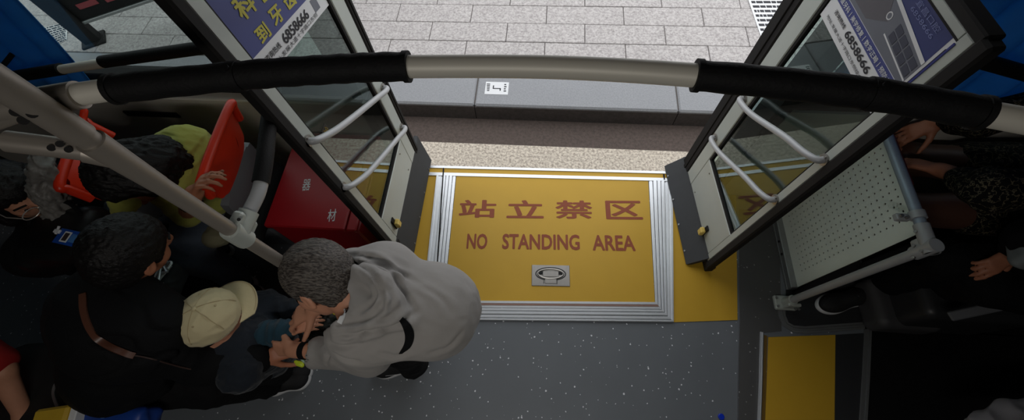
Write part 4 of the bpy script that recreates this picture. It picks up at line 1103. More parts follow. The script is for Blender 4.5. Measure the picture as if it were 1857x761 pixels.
# ------------------------------------------------------------------ child in the beige cap
def child():
    cc = dp(373, 572, 1.36); F = nrm((.45, .80, -.40)); U = nrm((.16, .26, .95)); k = .88
    hc_ = cc - U * .035
    s = SDF(.0048); q = head(s, hc_, F, U, k)
    neck = hc_ - U * .12 - F * .02; s.chain([q(-.02, 0, -.06), neck], [.045, .045], k=.03)
    ch = neck - Vector((0, 0, .14)); pel = ch - Vector((0.02, 0, .17))
    s.chain([neck, ch, pel], [.05, .085, .09], k=.04)
    shR = neck + Vector((.09, -.10, -.05)); shL = neck + Vector((-.08, .10, -.05))
    el = dp(452, 612, 1.56); wr = dp(528, 598, 1.52)
    s.chain([shR, el, wr], [.04, .034, .022], k=.02); hand(s, wr, dp(552, 590, 1.52) - wr, Vector((0, 0, -1)), 1, .5, .72)
    el2 = shL + Vector((.10, .06, -.12)); wr2 = el2 + Vector((.13, -.02, .0)); s.chain([shL, el2, wr2], [.04, .034, .022], k=.02); hand(s, wr2, (1, -.1, 0), (0, 0, -1), -1, .6, .72)
    f1 = Vector((pel.x - .04, pel.y - .07, .06)); f2 = Vector((pel.x - .04, pel.y + .07, .06))
    for f, yy in ((f1, -.06), (f2, .06)): s.chain([pel + Vector((0, yy, 0)), Vector((f.x + .02, f.y, pel.z * .5)), f], [.07, .05, .035], k=.03)
    V, F_ = s.mesh(); V = relax(V.astype(float), F_, 1)
    kid = link_mesh('person', V, F_.tolist(), M_SKIN, None, True, 180)
    tag(kid, 'child in a beige baseball cap and dark jacket, arm held out between two adults', 'person'); face_bits(q, kid, k)
    s = SDF(.0048); hair(s, hc_, F, U, k, thick=.001); soft('hair', s, M_HBLK, kid, 1, dict(amp=.001, freq=120, d=U, along=.3))
    s = SDF(.007)
    s.chain([neck - Vector((0, 0, .03)), ch, pel], [.085, .125, .13], k=.05); s.cone(shR, shL, .07, .07, k=.04)
    s.chain([shR, el, el.lerp(wr, .35)], [.062, .056, .050], k=.03); s.chain([shL, el2, el2.lerp(wr2, .8)], [.06, .054, .044], k=.03)
    jk = soft('jacket', s, M_NAVY, kid, 2, [dict(amp=.007, freq=16, d=(0, 0, 1)), dict(amp=.004, freq=30, d=(1, 1, 0), seed=2)])
    s = SDF(.006); s.chain([el.lerp(wr, .25), el.lerp(wr, .85)], [.054, .045], k=.02); soft('sleeve', s, M_TEAL, kid, 2, dict(amp=.007, freq=32, d=(0, 1, 0)))
    s = SDF(.007)
    for f, yy in ((f1, -.06), (f2, .06)): s.chain([pel + Vector((0, yy, 0)), Vector((f.x + .02, f.y, pel.z * .5)), f + Vector((0, 0, .02))], [.085, .066, .052], k=.03)
    soft('trousers', s, M_TROU, kid, 2, dict(amp=.005, freq=18, d=(0, 0, 1)))
    for f in (f1, f2): shoe(kid, Vector((f.x - .05, f.y, 0)), Vector((f.x + .12, f.y, 0)), .075, laces=False)
    # cap
    Fh = nrm((.40, .84, -.16)); Uc = nrm((.10, .10, 1)); R = Fh.cross(Uc).normalized(); Uc = R.cross(Fh).normalized()
    cap = thing('baseball_cap', 'beige baseball cap with a curved brim worn on the head of the child', 'cap', tuple(cc - Uc * .05))
    s = SDF(.004); s.ell(cc - Uc * .012, (.100, .090, .082), Fh, R, k=.01); s.ell(cc - Uc * .018, (.094, .084, .078), Fh, R, k=.002, op=-1); s.box(cc - Uc * .150, (.2, .2, .10), Fh, R, r=.01, k=.004, op=-1)
    crown = soft('crown', s, M_CAP, cap, 1, dict(amp=.003, freq=22, d=Fh, along=.5, seed=1))
    # brim: curved plate
    vs = []; fs = []; nu, nv = 20, 8; o0 = cc - Uc * .040
    for lay in (0, 1):
        for i in range(nu + 1):
            a = math.radians(-66 + 132 * i / nu)
            for j in range(nv + 1):
                t = j / nv; inn = Fh * (.094 * math.cos(a)) + R * (.086 * math.sin(a)); ou = Fh * (.085 * math.cos(a) + .070 * math.cos(a * .80) ** .6) + R * (.096 * math.sin(a) * 1.0)
                p = o0 + inn * (1 - t) + ou * t - Uc * (.020 * (math.sin(a) ** 2) + .010 * t - .006) - Uc * .004 * lay
                vs.append(p)
    S = (nu + 1) * (nv + 1)
    for i in range(nu):
        for j in range(nv):
            a = i * (nv + 1) + j; b = a + nv + 1; fs.append((a, a + 1, b + 1, b)); fs.append((a + S, b + S, b + 1 + S, a + 1 + S))
        a = i * (nv + 1) + nv; b = a + nv + 1; fs.append((a, a + S, b + S, b)); a -= nv; b -= nv; fs.append((a, b, b + S, a + S))
    for i in (0, nu):
        for j in range(nv): a = i * (nv + 1) + j; fs.append((a, a + S, a + 1 + S, a + 1))
    brim = link_mesh('brim', vs, fs, M_CAP, cap, True, 50)
    st = MB(); st.tube([o0 + Fh * (.085 * math.cos(a) + .067 * math.cos(a * .8) ** .6) + R * (.093 * math.sin(a)) - Uc * (.020 * math.sin(a) ** 2 + .002) for a in [math.radians(-60 + 6 * i) for i in range(21)]], .0012, 6); st.build('brim_stitching', mat('beige_thread', (176, 160, 124), 0.8), brim)
    top = cc + Uc * .070; b = SDF(.002); b.ell(top, (.008, .008, .005)); soft('button', b, M_CAP, cap, 1)
    seam = MB()
    for kk in range(6):
        a = math.radians(kk * 60 + 30); pts = []
        for j in range(9):
            e = math.radians(88 - 9.5 * j); pts.append(cc - Uc * .012 + Fh * (.1012 * math.cos(e) * math.cos(a)) + R * (.0912 * math.cos(e) * math.sin(a)) + Uc * (.083 * math.sin(e)))
        seam.tube(pts, .0013, 6)
    seam.build('seam', mat('beige_thread', (176, 160, 124), 0.8), crown)
    ey = MB()
    for kk in range(4):
        a = math.radians(kk * 90 + 45); e = math.radians(55); p = cc - Uc * .012 + Fh * (.101 * math.cos(e) * math.cos(a)) + R * (.091 * math.cos(e) * math.sin(a)) + Uc * (.083 * math.sin(e)); n = (p - cc).normalized()
        ey.cyl(p - n * .001, p + n * .0015, .0035, 10)
    each(ey, 'eyelet', mat('beige_thread', (176, 160, 124), 0.8), crown)
    return kid
KID = child()

# ------------------------------------------------------------------ man in the black jacket
def black_man():
    hc_ = dp(234, 452, 1.25); F = nrm((.24, .80, -.55)); U = nrm((.34, .36, .87)); k = 1.06
    s = SDF(.0050); q = head(s, hc_, F, U, k)
    neck = dp(205, 512, 1.30); s.chain([q(-.045, 0, -.06), neck], [.058, .064], k=.03)
    chest = dp(215, 590, 1.33); pel = dp(235, 680, 1.55)
    shR, shL = dp(250, 608, 1.30), dp(180, 545, 1.32)
    s.chain([neck, chest, pel], [.06, .11, .12], k=.04); s.cone(shR, shL, .05, .05, k=.04)
    el, wr = dp(370, 652, 1.45), dp(478, 650, 1.50); s.chain([shR, el, wr], [.05, .042, .027], k=.02)
    hand(s, wr, dp(512, 636, 1.52) - wr, Vector((.1, .5, -.8)), side=-1, curl=[.5, .7, .8, .9], k=.95)
    elL, wrL_ = dp(250, 560, 1.55), dp(330, 575, 1.62); s.chain([shL, elL, wrL_], [.05, .042, .027], k=.02); hand(s, wrL_, (1, 0, 0), (0, 0, -1), 1, .6, .95)
    kn, an = dp(385, 690, 1.60), at(488, 695, .10); s.chain([pel, kn, an], [.09, .06, .04], k=.03)
    kn2 = dp(300, 620, 1.62); an2 = at(300, 640, .10); s.chain([pel, kn2, an2], [.09, .06, .04], k=.03)
    V, F_ = s.mesh(); V = relax(V.astype(float), F_, 1)
    man = link_mesh('person', V, F_.tolist(), M_SKIN2, None, True, 180)
    tag(man, 'person in a black jacket with a brown shoulder strap crouching behind the child', 'person'); face_bits(q, man, k)
    s = SDF(.0050); hair(s, hc_, F, U, k, thick=.011); soft('hair', s, M_HBLK, man, 1, dict(amp=.004, freq=110, d=F, along=.25))
    s = SDF(.008)
    s.chain([pel, kn, an + Vector((0, 0, .02))], [.13, .092, .066], k=.03); s.chain([pel, kn2, an2 + Vector((0, 0, .02))], [.13, .09, .066], k=.03)
    soft('trousers', s, M_TROU, man, 2, dict(amp=.007, freq=14, d=(1, 0, .4)))
    shoe(man, at(484, 705, 0), at(566, 682, 0), .10); shoe(man, at(300, 650, 0), at(370, 640, 0), .10)
    s = SDF(.008)
    s.cone(dp(192, 548, 1.30), dp(268, 592, 1.30), .120, .120, k=.06); s.ell(dp(225, 598, 1.32), (.18, .16, .16), (1, -.5, -.2), (0.4, 1, 0), k=.06)
    s.ell(dp(220, 665, 1.45), (.18, .16, .16), (1, -.3, 0), (0.3, 1, 0), k=.06); s.cone(dp(196, 520, 1.28), dp(190, 535, 1.28), .085, .10, k=.03)
    s.ell(dp(172, 565, 1.36), (.10, .12, .12), k=.05)
    s.chain([dp(262, 612, 1.30), el, el.lerp(wr, .88)], [.098, .078, .054], k=.04); s.chain([shL, elL, elL.lerp(wrL_, .85)], [.09, .075, .05], k=.04)
    s.ell(hc_ + F * .03, (.105, .095, .115), F, U, k=.006, op=-1)
    jk = soft('jacket', s, M_BLK, man, 2, [dict(amp=.008, freq=8, d=(1, -.3, 0)), dict(amp=.010, freq=8, d=(1, -.2, 0), seed=4, crease=.07)])
    ribbon('shoulder_strap', [(152, 532), (153, 560), (163, 592), (182, 618), (208, 634), (245, 645)], .017, mat('brown_leather', (88, 54, 40), 0.4), jk, [jk], .004, .005)
    ribbon('shoulder_strap_cord', [(240, 643), (290, 655), (345, 668)], .004, mat('brown_cord', (52, 34, 28), 0.6), jk, [jk], .003, .004)
    return man
BMAN = black_man()
# ------------------------------------------------------------------ seats on the left
M_OR_D = mat('orange_crease_shade', (150, 26, 8), 0.45, vary=0.06, scale=10)  # darker orange that paints the shade into the backrest creases
def patch(mb, c, thick, bulge=0.0, nu=10, nv=10, corner=0.0):
    """c = four corner points TL, TR, BR, BL; a curved plate of real thickness"""
    TL, TR, BR, BL = [Vector(p) for p in c]; n = ((TR - TL).cross(BL - TL)).normalized(); vs = []; fs = []
    for lay in (0, 1):
        for j in range(nv + 1):
            for i in range(nu + 1):
                u, v = i / nu, j / nv
                # pull corners in for a rounded outline
                if corner:
                    du, dv = abs(u - .5) * 2, abs(v - .5) * 2; r = (du ** 6 * dv ** 6) * corner; u = u + (0.5 - u) * r; v = v + (0.5 - v) * r
                p = TL.lerp(TR, u).lerp(BL.lerp(BR, u), v); b = bulge * (1 - (2 * u - 1) ** 2) * (0.5 + .5 * (1 - (2 * v - 1) ** 2))
                vs.append(p + n * (b - lay * thick))
    S = (nu + 1) * (nv + 1)
    for j in range(nv):
        for i in range(nu):
            a = j * (nu + 1) + i; b = a + nu + 1; fs += [(a, b, b + 1, a + 1), (a + S, a + 1 + S, b + 1 + S, b + S)]
    edge = [i for i in range(nu + 1)] + [(j * (nu + 1) + nu) for j in range(1, nv + 1)] + [nv * (nu + 1) + i for i in range(nu - 1, -1, -1)] + [j * (nu + 1) for j in range(nv - 1, 0, -1)]
    for k in range(len(edge)): a, b = edge[k], edge[(k + 1) % len(edge)]; fs.append((a, b, b + S, a + S))
    mb.add(vs, fs); return vs
def seat(label, tl, tr, ztop, drop, lean, ydir, handle=None):
    A, B = at(tl[0], tl[1], ztop), at(tr[0], tr[1], ztop)
    root = thing('passenger_seat', label, 'seat', (A.x, (A.y + B.y) / 2, 0), 'orange bus seats by the windows')
    d = Vector((-lean, 0, -drop)); mid = d
    mb = MB(); vs = patch(mb, (A, B, B + d + Vector((0, .02, 0)), A + d - Vector((0, .02, 0))), .022, .018, 14, 12, .25); bk = mb.build('backrest', M_ORANGE, root, autosmooth=60)
    r = MB(); pth = smooth_path([A + d * .45 + (A - B) * .02, A + d * .12 + (A - B) * .015, A, A.lerp(B, .5) + Vector((0, 0, .006)), B, B + d * .12 + (B - A) * .015, B + d * .45 + (B - A) * .02], 6); r.tube(pth, .0155, 14); r.build('rim', M_ORANGE, bk)
    g = MB()
    for k in range(5):
        u = .2 + .13 * k; p0 = A.lerp(B, u) + d * .2; p1 = A.lerp(B, .5 + (u - .5) * .5) + d * .85; nn = Vector((1, 0, -.5)).normalized()
        g.tube(smooth_path([p0 - nn * .001, p0.lerp(p1, .5) + nn * .0125, p1 + nn * .003], 5), .0035, 6)
    g.build('crease_line', M_OR_D, bk)
    e = Vector((-lean * .35, 0, -.13))
    mb = MB(); patch(mb, (A + d - Vector((0, .015, 0)) + Vector((0.004, 0, 0)), B + d + Vector((.004, .015, 0)), B + d + e + Vector((0, .01, 0)), A + d + e - Vector((0, .01, 0))), .03, .012, 10, 6, .2); mb.build('lower_cover', M_GREYPL, root, autosmooth=60)
    # seat pan and pedestal on the sitter's side
    z = .46; xa = (A + d + e).x
    s = SDF(.009); s.box(((xa - .21), (A.y + B.y) / 2, z), (.22, .20, .035), r=.03, k=.02); s.box((xa - .02, (A.y + B.y) / 2, z + .07), (.03, .19, .11), r=.025, k=.03); soft('seat_pan', s, M_DARK, root)
    m = MB(); m.box((xa - .30, (A.y + B.y) / 2 - .05, 0), (xa - .12, (A.y + B.y) / 2 + .05, z - .03), .01); m.build('pedestal', M_GREYPL, root)
    if handle:
        h = at(handle[0], handle[1], ztop + .03); m = MB(); m.tube(smooth_path([A + Vector((0, .0, 0)), h + Vector((0, .03, .01)), h, h + Vector((.01, -.05, 0)), A.lerp(B, .3)], 6), .011, 12); m.build('grab_handle', M_ORANGE, root)
    return root
seat('orange-red plastic seat nearest the door, a seated person holding its back', (418, 190), (364, 330), .95, .20, .065, 1)
seat('orange-red plastic seat behind the silver pole, one row further from the door', (150, 222), (108, 335), .95, .20, -.06, 1, (150, 216))

# ------------------------------------------------------------------ red box behind the left leaf
zr = .50
a, b_, c_ = at(478, 410, zr), at(515, 278, zr), at(640, 410, zr)
x0, x1, y0, y1 = at(480, 408, zr).x, -0.80, at(520, 408, zr).y, 1.12
rb = thing('red_box', 'red metal box with pale characters on its lid standing behind the left door leaf', 'box', ((x0 + x1) / 2, (y0 + y1) / 2, 0))
m = MB(); m.box((x0, y0, 0), (x1, y1, zr - .03), .008); m.build('body', M_RED, rb)
m = MB(); m.box((x0 - .008, y0 - .008, zr - .03), (x0 + .36, y1, zr), .006); m.box((x0 + .365, y0 - .008, zr - .03), (x1, y1, zr - .004), .006); lid = m.build('lid', M_RED, rb)
for ch, px, sz in (('器', (556, 335), .05), ('材', (602, 390), .05)):
    p = at(px[0], px[1], zr + .001)
    vs, fs = text_mesh(ch, sz * .75, sz * 1.2, p, (0, -1, 0) if False else (1, .15, 0), (-.15, 1, 0), (0, 0, 1), bold=.01); link_mesh('lettering', vs, fs, M_PAPER, lid, smooth=False)

# ------------------------------------------------------------------ window bars, curtains, wall vent
def ybar(name, label, p0, p1, Y, bare=None):
    A, B = ony(p0[0], p0[1], Y), ony(p1[0], p1[1], Y)
    r = thing(name, label, 'rail', tuple((A + B) / 2)); MB().tube([A, B], .0165, 16).build('tube', M_TUBE, r)
    segs = [(A, B)] if not bare else [(A, ony(bare[0], bare[1], Y)), (ony(bare[2], bare[3], Y), B)]
    for s0, s1 in segs:
        MB().tube([s0, s1], .0215, 16).build('foam_cover', M_FOAM, r)
    for q in (A.lerp(B, .04), A.lerp(B, .96)):
        MB().tube([q, Vector((q.x, YW + .02, q.z))], .009, 10).build('bracket', M_RUB, r)
    return r
ybar('window_rail', 'slim safety rail with black foam covers across the left window', (-30, 148), (385, 84), .99, (112, 125, 187, 112))
ybar('window_rail', 'slim black safety rail across the window behind the right door leaf', (1735, 98), (1990, 170), .99)
def curtain(name, label, x_top0, x_top1, x_bot0, x_bot1, z0, z1, Y, amp=.018, n=9, m_=None):
    vs = []; fs = []; nu, nv = n * 12, 14
    for lay in (0, 1):
        for j in range(nv + 1):
            v = j / nv; xa = x_bot0 + (x_top0 - x_bot0) * v; xb = x_bot1 + (x_top1 - x_bot1) * v
            for i in range(nu + 1):
                u = i / nu; y = Y + amp * math.sin(u * n * 2 * math.pi + .8 * math.sin(v * 3)) * (.6 + .4 * math.sin(u * 7)) + lay * .003
                vs.append((xa + (xb - xa) * u, y, z0 + (z1 - z0) * v))
    S = (nu + 1) * (nv + 1)
    for j in range(nv):
        for i in range(nu):
            a = j * (nu + 1) + i; b = a + nu + 1; fs += [(a, a + 1, b + 1, b), (a + S, b + S, b + 1 + S, a + 1 + S)]
    edge = [i for i in range(nu + 1)] + [(j * (nu + 1) + nu) for j in range(1, nv + 1)] + [nv * (nu + 1) + i for i in range(nu - 1, -1, -1)] + [j * (nu + 1) for j in range(nv - 1, 0, -1)]
    for k in range(len(edge)): a, b = edge[k], edge[(k + 1) % len(edge)]; fs.append((a, b, b + S, a + S))
    o = link_mesh(name, vs, fs, m_ or M_CURT, None, True, 180); tag(o, label, 'curtain'); return o
cy = 1.125
pt0, pb0 = ony(-30, -60, cy), ony(176, 168, cy)
curtain('curtain', 'blue pleated curtain gathered at the left end of the left window', -3.2, pt0.x, -3.2, pb0.x, pb0.z - .03, pt0.z, cy, .022, n=9)
q0 = ony(1700, 172, cy)
curtain('curtain', 'blue pleated curtain drawn across the window behind the right door leaf', 1.0, 3.2, 1.0, 3.2, q0.z - .05, 1.70, cy, .022, n=14)
v0 = ony(228, 204, YW - .002); v1 = ony(312, 197, YW - .002)
m = MB(); m.box((v0.x, YW - .012, v0.z - .018), (v1.x, YW - .001, v0.z + .018), .004); vt = m.build('wall_slot', mat('dark_navy_plastic', (24, 28, 44), 0.5)); tag(vt, 'narrow dark blue slot plate fixed to the grey panel under the window', 'wall plate')
m = MB()
for k in range(3): m.box((v0.x + .012, YW - .014, v0.z - .010 + .009 * k), (v1.x - .012, YW - .011, v0.z - .006 + .009 * k))
m.build('slot', M_RUB, vt, smooth=False)

# ------------------------------------------------------------------ woman in the yellow-green blouse
def yellow_woman():
    hc_ = dp(238, 318, 1.42); F = nrm((-.35, -.62, -.70)); U = nrm((-.55, -.35, .72)); k = 1.0
    s = SDF(.0055); q = head(s, hc_, F, U, k)
    neck = dp(292, 300, 1.48); s.chain([q(-.045, 0, -.06), neck], [.05, .055], k=.03)
    chest = dp(335, 305, 1.62); pel = chest + Vector((.02, .0, -.30)); pel.z = .58
    s.chain([neck, chest, pel], [.06, .10, .12], k=.04)
    shA, shB = dp(318, 345, 1.52), dp(340, 268, 1.56); s.cone(shA, shB, .05, .05, k=.04)
    wr = at(352, 350, .93); el = dp(338, 385, 1.60); s.chain([shA, el, wr], [.045, .038, .026], k=.02)
    hand(s, wr, at(371, 318, 1.00) - wr, Vector((.7, -.1, -.7)), side=1, curl=[.55, .6, .7, .8], k=.88)
    kn = Vector((pel.x - .38, pel.y - .10, .56)); an = Vector((pel.x - .36, pel.y - .10, .10)); s.chain([pel, kn, an], [.09, .06, .04], k=.03)
    kn2 = dp(336, 455, 1.78); an2 = Vector((kn2.x - .02, kn2.y - .02, .10)); s.chain([pel, kn2, an2], [.09, .06, .04], k=.03)
    V, F_ = s.mesh(); V = relax(V.astype(float), F_, 1)
    w = link_mesh('person', V, F_.tolist(), M_SKIN2, None, True, 180)
    tag(w, 'seated person in a yellow-green blouse leaning forward, one hand on the orange seat back', 'person'); face_bits(q, w, k)
    s = SDF(.0050); hair(s, hc_, F, U, k, length=.10, thick=.016); soft('hair', s, M_HBLK, w, 1, dict(amp=.006, freq=60, d=U, along=.2))
    s = SDF(.0075); s.chain([neck, chest], [.072, .145], k=.05); s.cone(chest, pel + Vector((0, 0, .06)), .145, .14, k=.05); s.cone(shA, shB, .075, .080, k=.06); s.chain([shA, el], [.07, .058], k=.03)
    s.ell(hc_, (.10, .09, .11), F, U, k=.006, op=-1)
    bl = soft('blouse', s, M_YELC, w, 2, [dict(amp=.007, freq=14, d=(.3, 1, 0)), dict(amp=.003, freq=40, d=(1, 0, 0))])
    s = SDF(.005); s.chain([dp(206, 362, 1.40), dp(222, 376, 1.42), dp(242, 368, 1.42)], [.022, .03, .022], k=.02); soft('collar', s, M_YELC, w, 1, dict(amp=.004, freq=40, d=(1, 0, 0)))
    m = MB(); dv = (el - wr).normalized(); c = wr.lerp(el, .35); m.tube([c - dv * .02, c + dv * .03], [.034, .040], 16); m.build('patterned_cuff', leopard('gold_black_print', (150, 120, 60), (16, 14, 10), 60), w)
    s = SDF(.008); s.chain([pel, kn, an], [.13, .09, .07], k=.03); s.chain([pel, kn2, an2], [.125, .085, .07], k=.03); soft('trousers', s, M_JEAN, w, 2, dict(amp=.005, freq=16, d=(0, 0, 1)))
    shoe(w, Vector((an.x + .06, an.y, 0)), Vector((an.x - .18, an.y, 0)), .09); shoe(w, Vector((an2.x + .06, an2.y, 0)), Vector((an2.x - .18, an2.y, 0)), .09)
def leopard(name, light, dark, scale):
    m = mat(name, light, .85, spec=.2)
    if 'leo' in m: return m
    m['leo'] = 1; N, L, b = nodes_of(m); tc = N.new('ShaderNodeTexCoord'); n1 = N.new('ShaderNodeTexNoise'); n1.inputs['Scale'].default_value = scale; n1.inputs['Detail'].default_value = 3
    L.new(tc.outputs['Object'], n1.inputs['Vector']); sb = N.new('ShaderNodeMath'); sb.operation = 'SUBTRACT'; sb.inputs[1].default_value = .5; L.new(n1.outputs[0], sb.inputs[0])
    ab = N.new('ShaderNodeMath'); ab.operation = 'ABSOLUTE'; L.new(sb.outputs[0], ab.inputs[0]); lt = N.new('ShaderNodeMath'); lt.operation = 'GREATER_THAN'; lt.inputs[1].default_value = .018; L.new(ab.outputs[0], lt.inputs[0])
    mx = N.new('ShaderNodeMix'); mx.data_type = 'RGBA'; old = b.inputs['Base Color'].links[0].from_socket; L.new(lt.outputs[0], mx.inputs[0]); L.new(old, mx.inputs[6]); mx.inputs[7].default_value = lin(dark); L.new(mx.outputs[2], b.inputs['Base Color']); return m
yellow_woman()

# ------------------------------------------------------------------ woman with glasses, far left
def glasses_woman():
    hc_ = dp(24, 345, 1.42); F = nrm((.86, -.38, -.20)); U = nrm((.22, -.05, .97)); k = 1.0
    s = SDF(.0050); q = head(s, hc_, F, U, k)
    neck = q(-.04, 0, -.15); s.chain([q(-.035, 0, -.06), neck], [.048, .055], k=.03)
    chest = neck + Vector((-.04, -.06, -.20)); pel = chest + Vector((-.10, 0, -.28))
    shR, shL = neck + Vector((.02, -.19, -.06)), neck + Vector((.0, .19, -.06)); s.chain([neck, chest, pel], [.06, .10, .12], k=.04); s.cone(shR, shL, .05, .05, k=.04)
    el = dp(85, 470, 1.58); wr = dp(140, 445, 1.62); s.chain([shR, el, wr], [.045, .038, .026], k=.02); hand(s, wr, (1, .2, -.1), (0, 0, -1), 1, .6, .9)
    kn = pel + Vector((.42, -.08, 0)); an = Vector((kn.x, kn.y, .10)); s.chain([pel, kn, an], [.09, .06, .04], k=.03)
    V, F_ = s.mesh(); V = relax(V.astype(float), F_, 1)
    w = link_mesh('person', V, F_.tolist(), M_SKIN, None, True, 180); tag(w, 'long-haired person in black wearing glasses, seated at the far left', 'person'); face_bits(q, w, k)
    s = SDF(.0050); hair(s, hc_, F, U, k, length=.16, thick=.010); soft('hair', s, M_HBLK, w, 1, dict(amp=.005, freq=60, d=U, along=.2))
    s = SDF(.0075); s.chain([neck - Vector((0, 0, .03)), chest, pel], [.08, .145, .15], k=.05); s.cone(shR, shL, .08, .08, k=.06); s.chain([shR, el, el.lerp(wr, .85)], [.075, .06, .045], k=.03)
    s.ell(hc_, (.10, .09, .13), F, U, k=.006, op=-1)
    top = soft('jacket', s, M_BLK, w, 2, dict(amp=.007, freq=14, d=(0, .3, 1)))
    s = SDF(.008); s.chain([pel, kn, an], [.13, .09, .07], k=.03); soft('trousers', s, M_TROU, w, 2)
    shoe(w, Vector((an.x - .06, an.y, 0)), Vector((an.x + .18, an.y, 0)), .09)
    g = thing('glasses', 'thin white-rimmed glasses worn by the long-haired person at the far left', 'glasses', tuple(q(.10, 0, -.006)))
    f = MB()
    for r in (-1, 1):
        pts = [q(.104, r * .033 + .026 * math.cos(a), -.010 + .020 * math.sin(a)) for a in [2 * math.pi * i / 20 for i in range(21)]]; f.tube(pts, .0018, 6, caps=False)
        f.tube([q(.104, r * .058, -.004), q(.06, r * .080, -.004), q(.0, r * .084, -.004)], .0018, 6)
    f.tube([q(.104, -.008, -.008), q(.110, 0, -.005), q(.104, .008, -.008)], .0018, 6); f.build('frame', mat('pale_metal_frame', (230, 226, 220), .25, .6), g)
    for r in (-1, 1):
        m = MB(); c = q(.104, r * .033, -.010); Rv = (q(0, 1, 0) - q(0, 0, 0)); Uv = (q(0, 0, 1) - q(0, 0, 0)); m.slab([c + Rv * .025 * math.cos(a) + Uv * .019 * math.sin(a) for a in [2 * math.pi * i / 16 for i in range(16)]], F, .001); m.build('lens', glass('lens_glass', (.93, .94, .94, 1), 1.5), g, smooth=False)
    return w, top
GW, GTOP = glasses_woman()
# identity card on its clip, and the red patch on the sleeve
def card(name, label, px, hw, hh, ang, z, mat_, cat):
    c = at(px[0], px[1], z); a = math.radians(ang); ux = Vector((math.cos(a), math.sin(a), 0)); uy = Vector((-math.sin(a), math.cos(a), 0)); tilt = Vector((0, -.2, 1)).normalized()
    m = MB(); m.obox(c, ux, uy, (0, 0, 1), (hw, hh, .0015), .001); o = m.build(name, mat_); tag(o, label, cat); return o, c, ux, uy
zc = .86
# support: bag on the lap under the card
s = SDF(.007); cb = at(128, 436, zc - .085); s.box(cb, (.13, .11, .075), (1, .3, 0), (-.3, 1, 0), r=.05, k=.02)
bag = soft('handbag', s, mat('black_leather', (16, 16, 17), .45), None, 2, dict(amp=.006, freq=14, d=(1, 0, 0))); tag(bag, 'black handbag carrying a blue identity card, between the glasses wearer and the crouching person', 'bag')
m = MB(); m.tube(smooth_path([cb + Vector((-.10, 0, .05)), cb + Vector((-.09, .09, .10)), cb + Vector((.03, .11, .10)), cb + Vector((.10, .05, .05))], 8), .007, 10); m.build('strap', M_BLK, bag)
o, c, ux, uy = card('identity_card', 'blue identity card with a small portrait lying on the black handbag', (122, 430), .042, .027, -8, zc - .004, mat('card_blue', (24, 72, 160), .35), 'card')
m = MB(); m.obox(c - ux * .004 + Vector((0, 0, .0018)), ux, uy, (0, 0, 1), (.014, .019, .0006)); m.build('portrait_border', M_PAPER, o, smooth=False)
m = MB(); m.obox(c - ux * .004 + Vector((0, 0, .0026)), ux, uy, (0, 0, 1), (.009, .014, .0006)); m.build('portrait', mat('portrait_dark', (60, 48, 46), .5), o, smooth=False)
m = MB(); m.obox(c + ux * .026 + Vector((0, 0, .0018)), ux, uy, (0, 0, 1), (.012, .015, .0005)); m.build('print_field', mat('card_pale_blue', (70, 120, 180), .4), o, smooth=False)
m = MB(); m.obox(c - ux * .046 + uy * .012 + Vector((0, 0, .004)), ux, uy, (0, 0, 1), (.012, .007, .004), .002); m.cyl(c - ux * .05 + uy * .002, c - ux * .05 + uy * .03 + Vector((0, 0, .006)), .004, 8); m.build('clip', mat('white_plastic', (214, 216, 220), .4), o)
def sleeve_patch():
    hits = [surf(x, y, GTOP) for x, y in ((29, 524), (31, 514), (48, 490), (48, 500))]
    if all(hits):
        n = sum((h[1] for h in hits), Vector()).normalized(); m = MB(); m.slab([h[0] + n * .004 for h in hits], n, .002); p = m.build('sleeve_patch', mat('pink_red_print', (190, 50, 84), .6), GTOP, smooth=False)
sleeve_patch()
# white plastic bag hanging beside the far seat
s = SDF(.006); s.chain([dp(72, 282, 1.35), dp(80, 312, 1.38), dp(86, 345, 1.42), dp(108, 385, 1.48)], [.022, .030, .040, .042], k=.03); s.ell(dp(92, 335, 1.46), (.035, .05, .05), k=.03)
pb_ = soft('plastic_bag', s, mat('crumpled_white_plastic', (118, 116, 112), .5, vary=.15, scale=30, bump=.4), None, 1, [dict(amp=.014, freq=26, d=(0, 0, 1)), dict(amp=.006, freq=60, d=(0, 1, 0))]); tag(pb_, 'crumpled whitish plastic bag hanging in front of the further orange seat', 'bag')

# ------------------------------------------------------------------ things between the two men
s = SDF(.003); s.ell(dp(592, 552, 1.62), (.05, .03, .012), (1, .3, 0), (-.3, 1, 0), k=.01); s.ell(dp(606, 560, 1.62), (.03, .018, .010), (1, -.4, .1), (.4, 1, 0), k=.01)
o = soft('yellow_packet', s, mat('bright_yellow_foil', (206, 196, 40), .4, bump=.3, scale=60), None, 0, dict(amp=.006, freq=50, d=(1, 0, 0))); tag(o, 'crumpled yellow packet beneath the chin of the grey-haired person', 'packet')
s = SDF(.004); s.chain([dp(560, 560, 1.66), dp(600, 590, 1.68), dp(640, 622, 1.70)], [.035, .06, .045], k=.04); s.ell(dp(590, 612, 1.70), (.07, .05, .05), k=.03)
o = soft('shopping_bag', s, mat('dark_green_bag', (26, 34, 30), .5, bump=.4, scale=40), None, 0, [dict(amp=.012, freq=24, d=(1, .5, 0)), dict(amp=.005, freq=60, d=(1, 0, 0))]); tag(o, 'dark green crumpled shopping bag held low under the arms of the grey-haired person', 'bag')
m = MB(); c0 = dp(552, 650, 1.53)
rn = random.Random(3)
for k in range(7):
    a = c0 + Vector((rn.uniform(-.03, .02), rn.uniform(-.01, .02), rn.uniform(0, .01))); b = a + Vector((.05 + rn.uniform(0, .05), -.02 + rn.uniform(-.02, .02), rn.uniform(-.02, .02))); m.tube(smooth_path([a, a.lerp(b, .5) + Vector((0, rn.uniform(-.015, .015), .01)), b], 5), .0028, 6)
o = m.build('tangled_string', mat('pale_green_string', (170, 200, 176), .6)); tag(o, 'tangle of pale green string hanging from the hand with the black wristband', 'string')
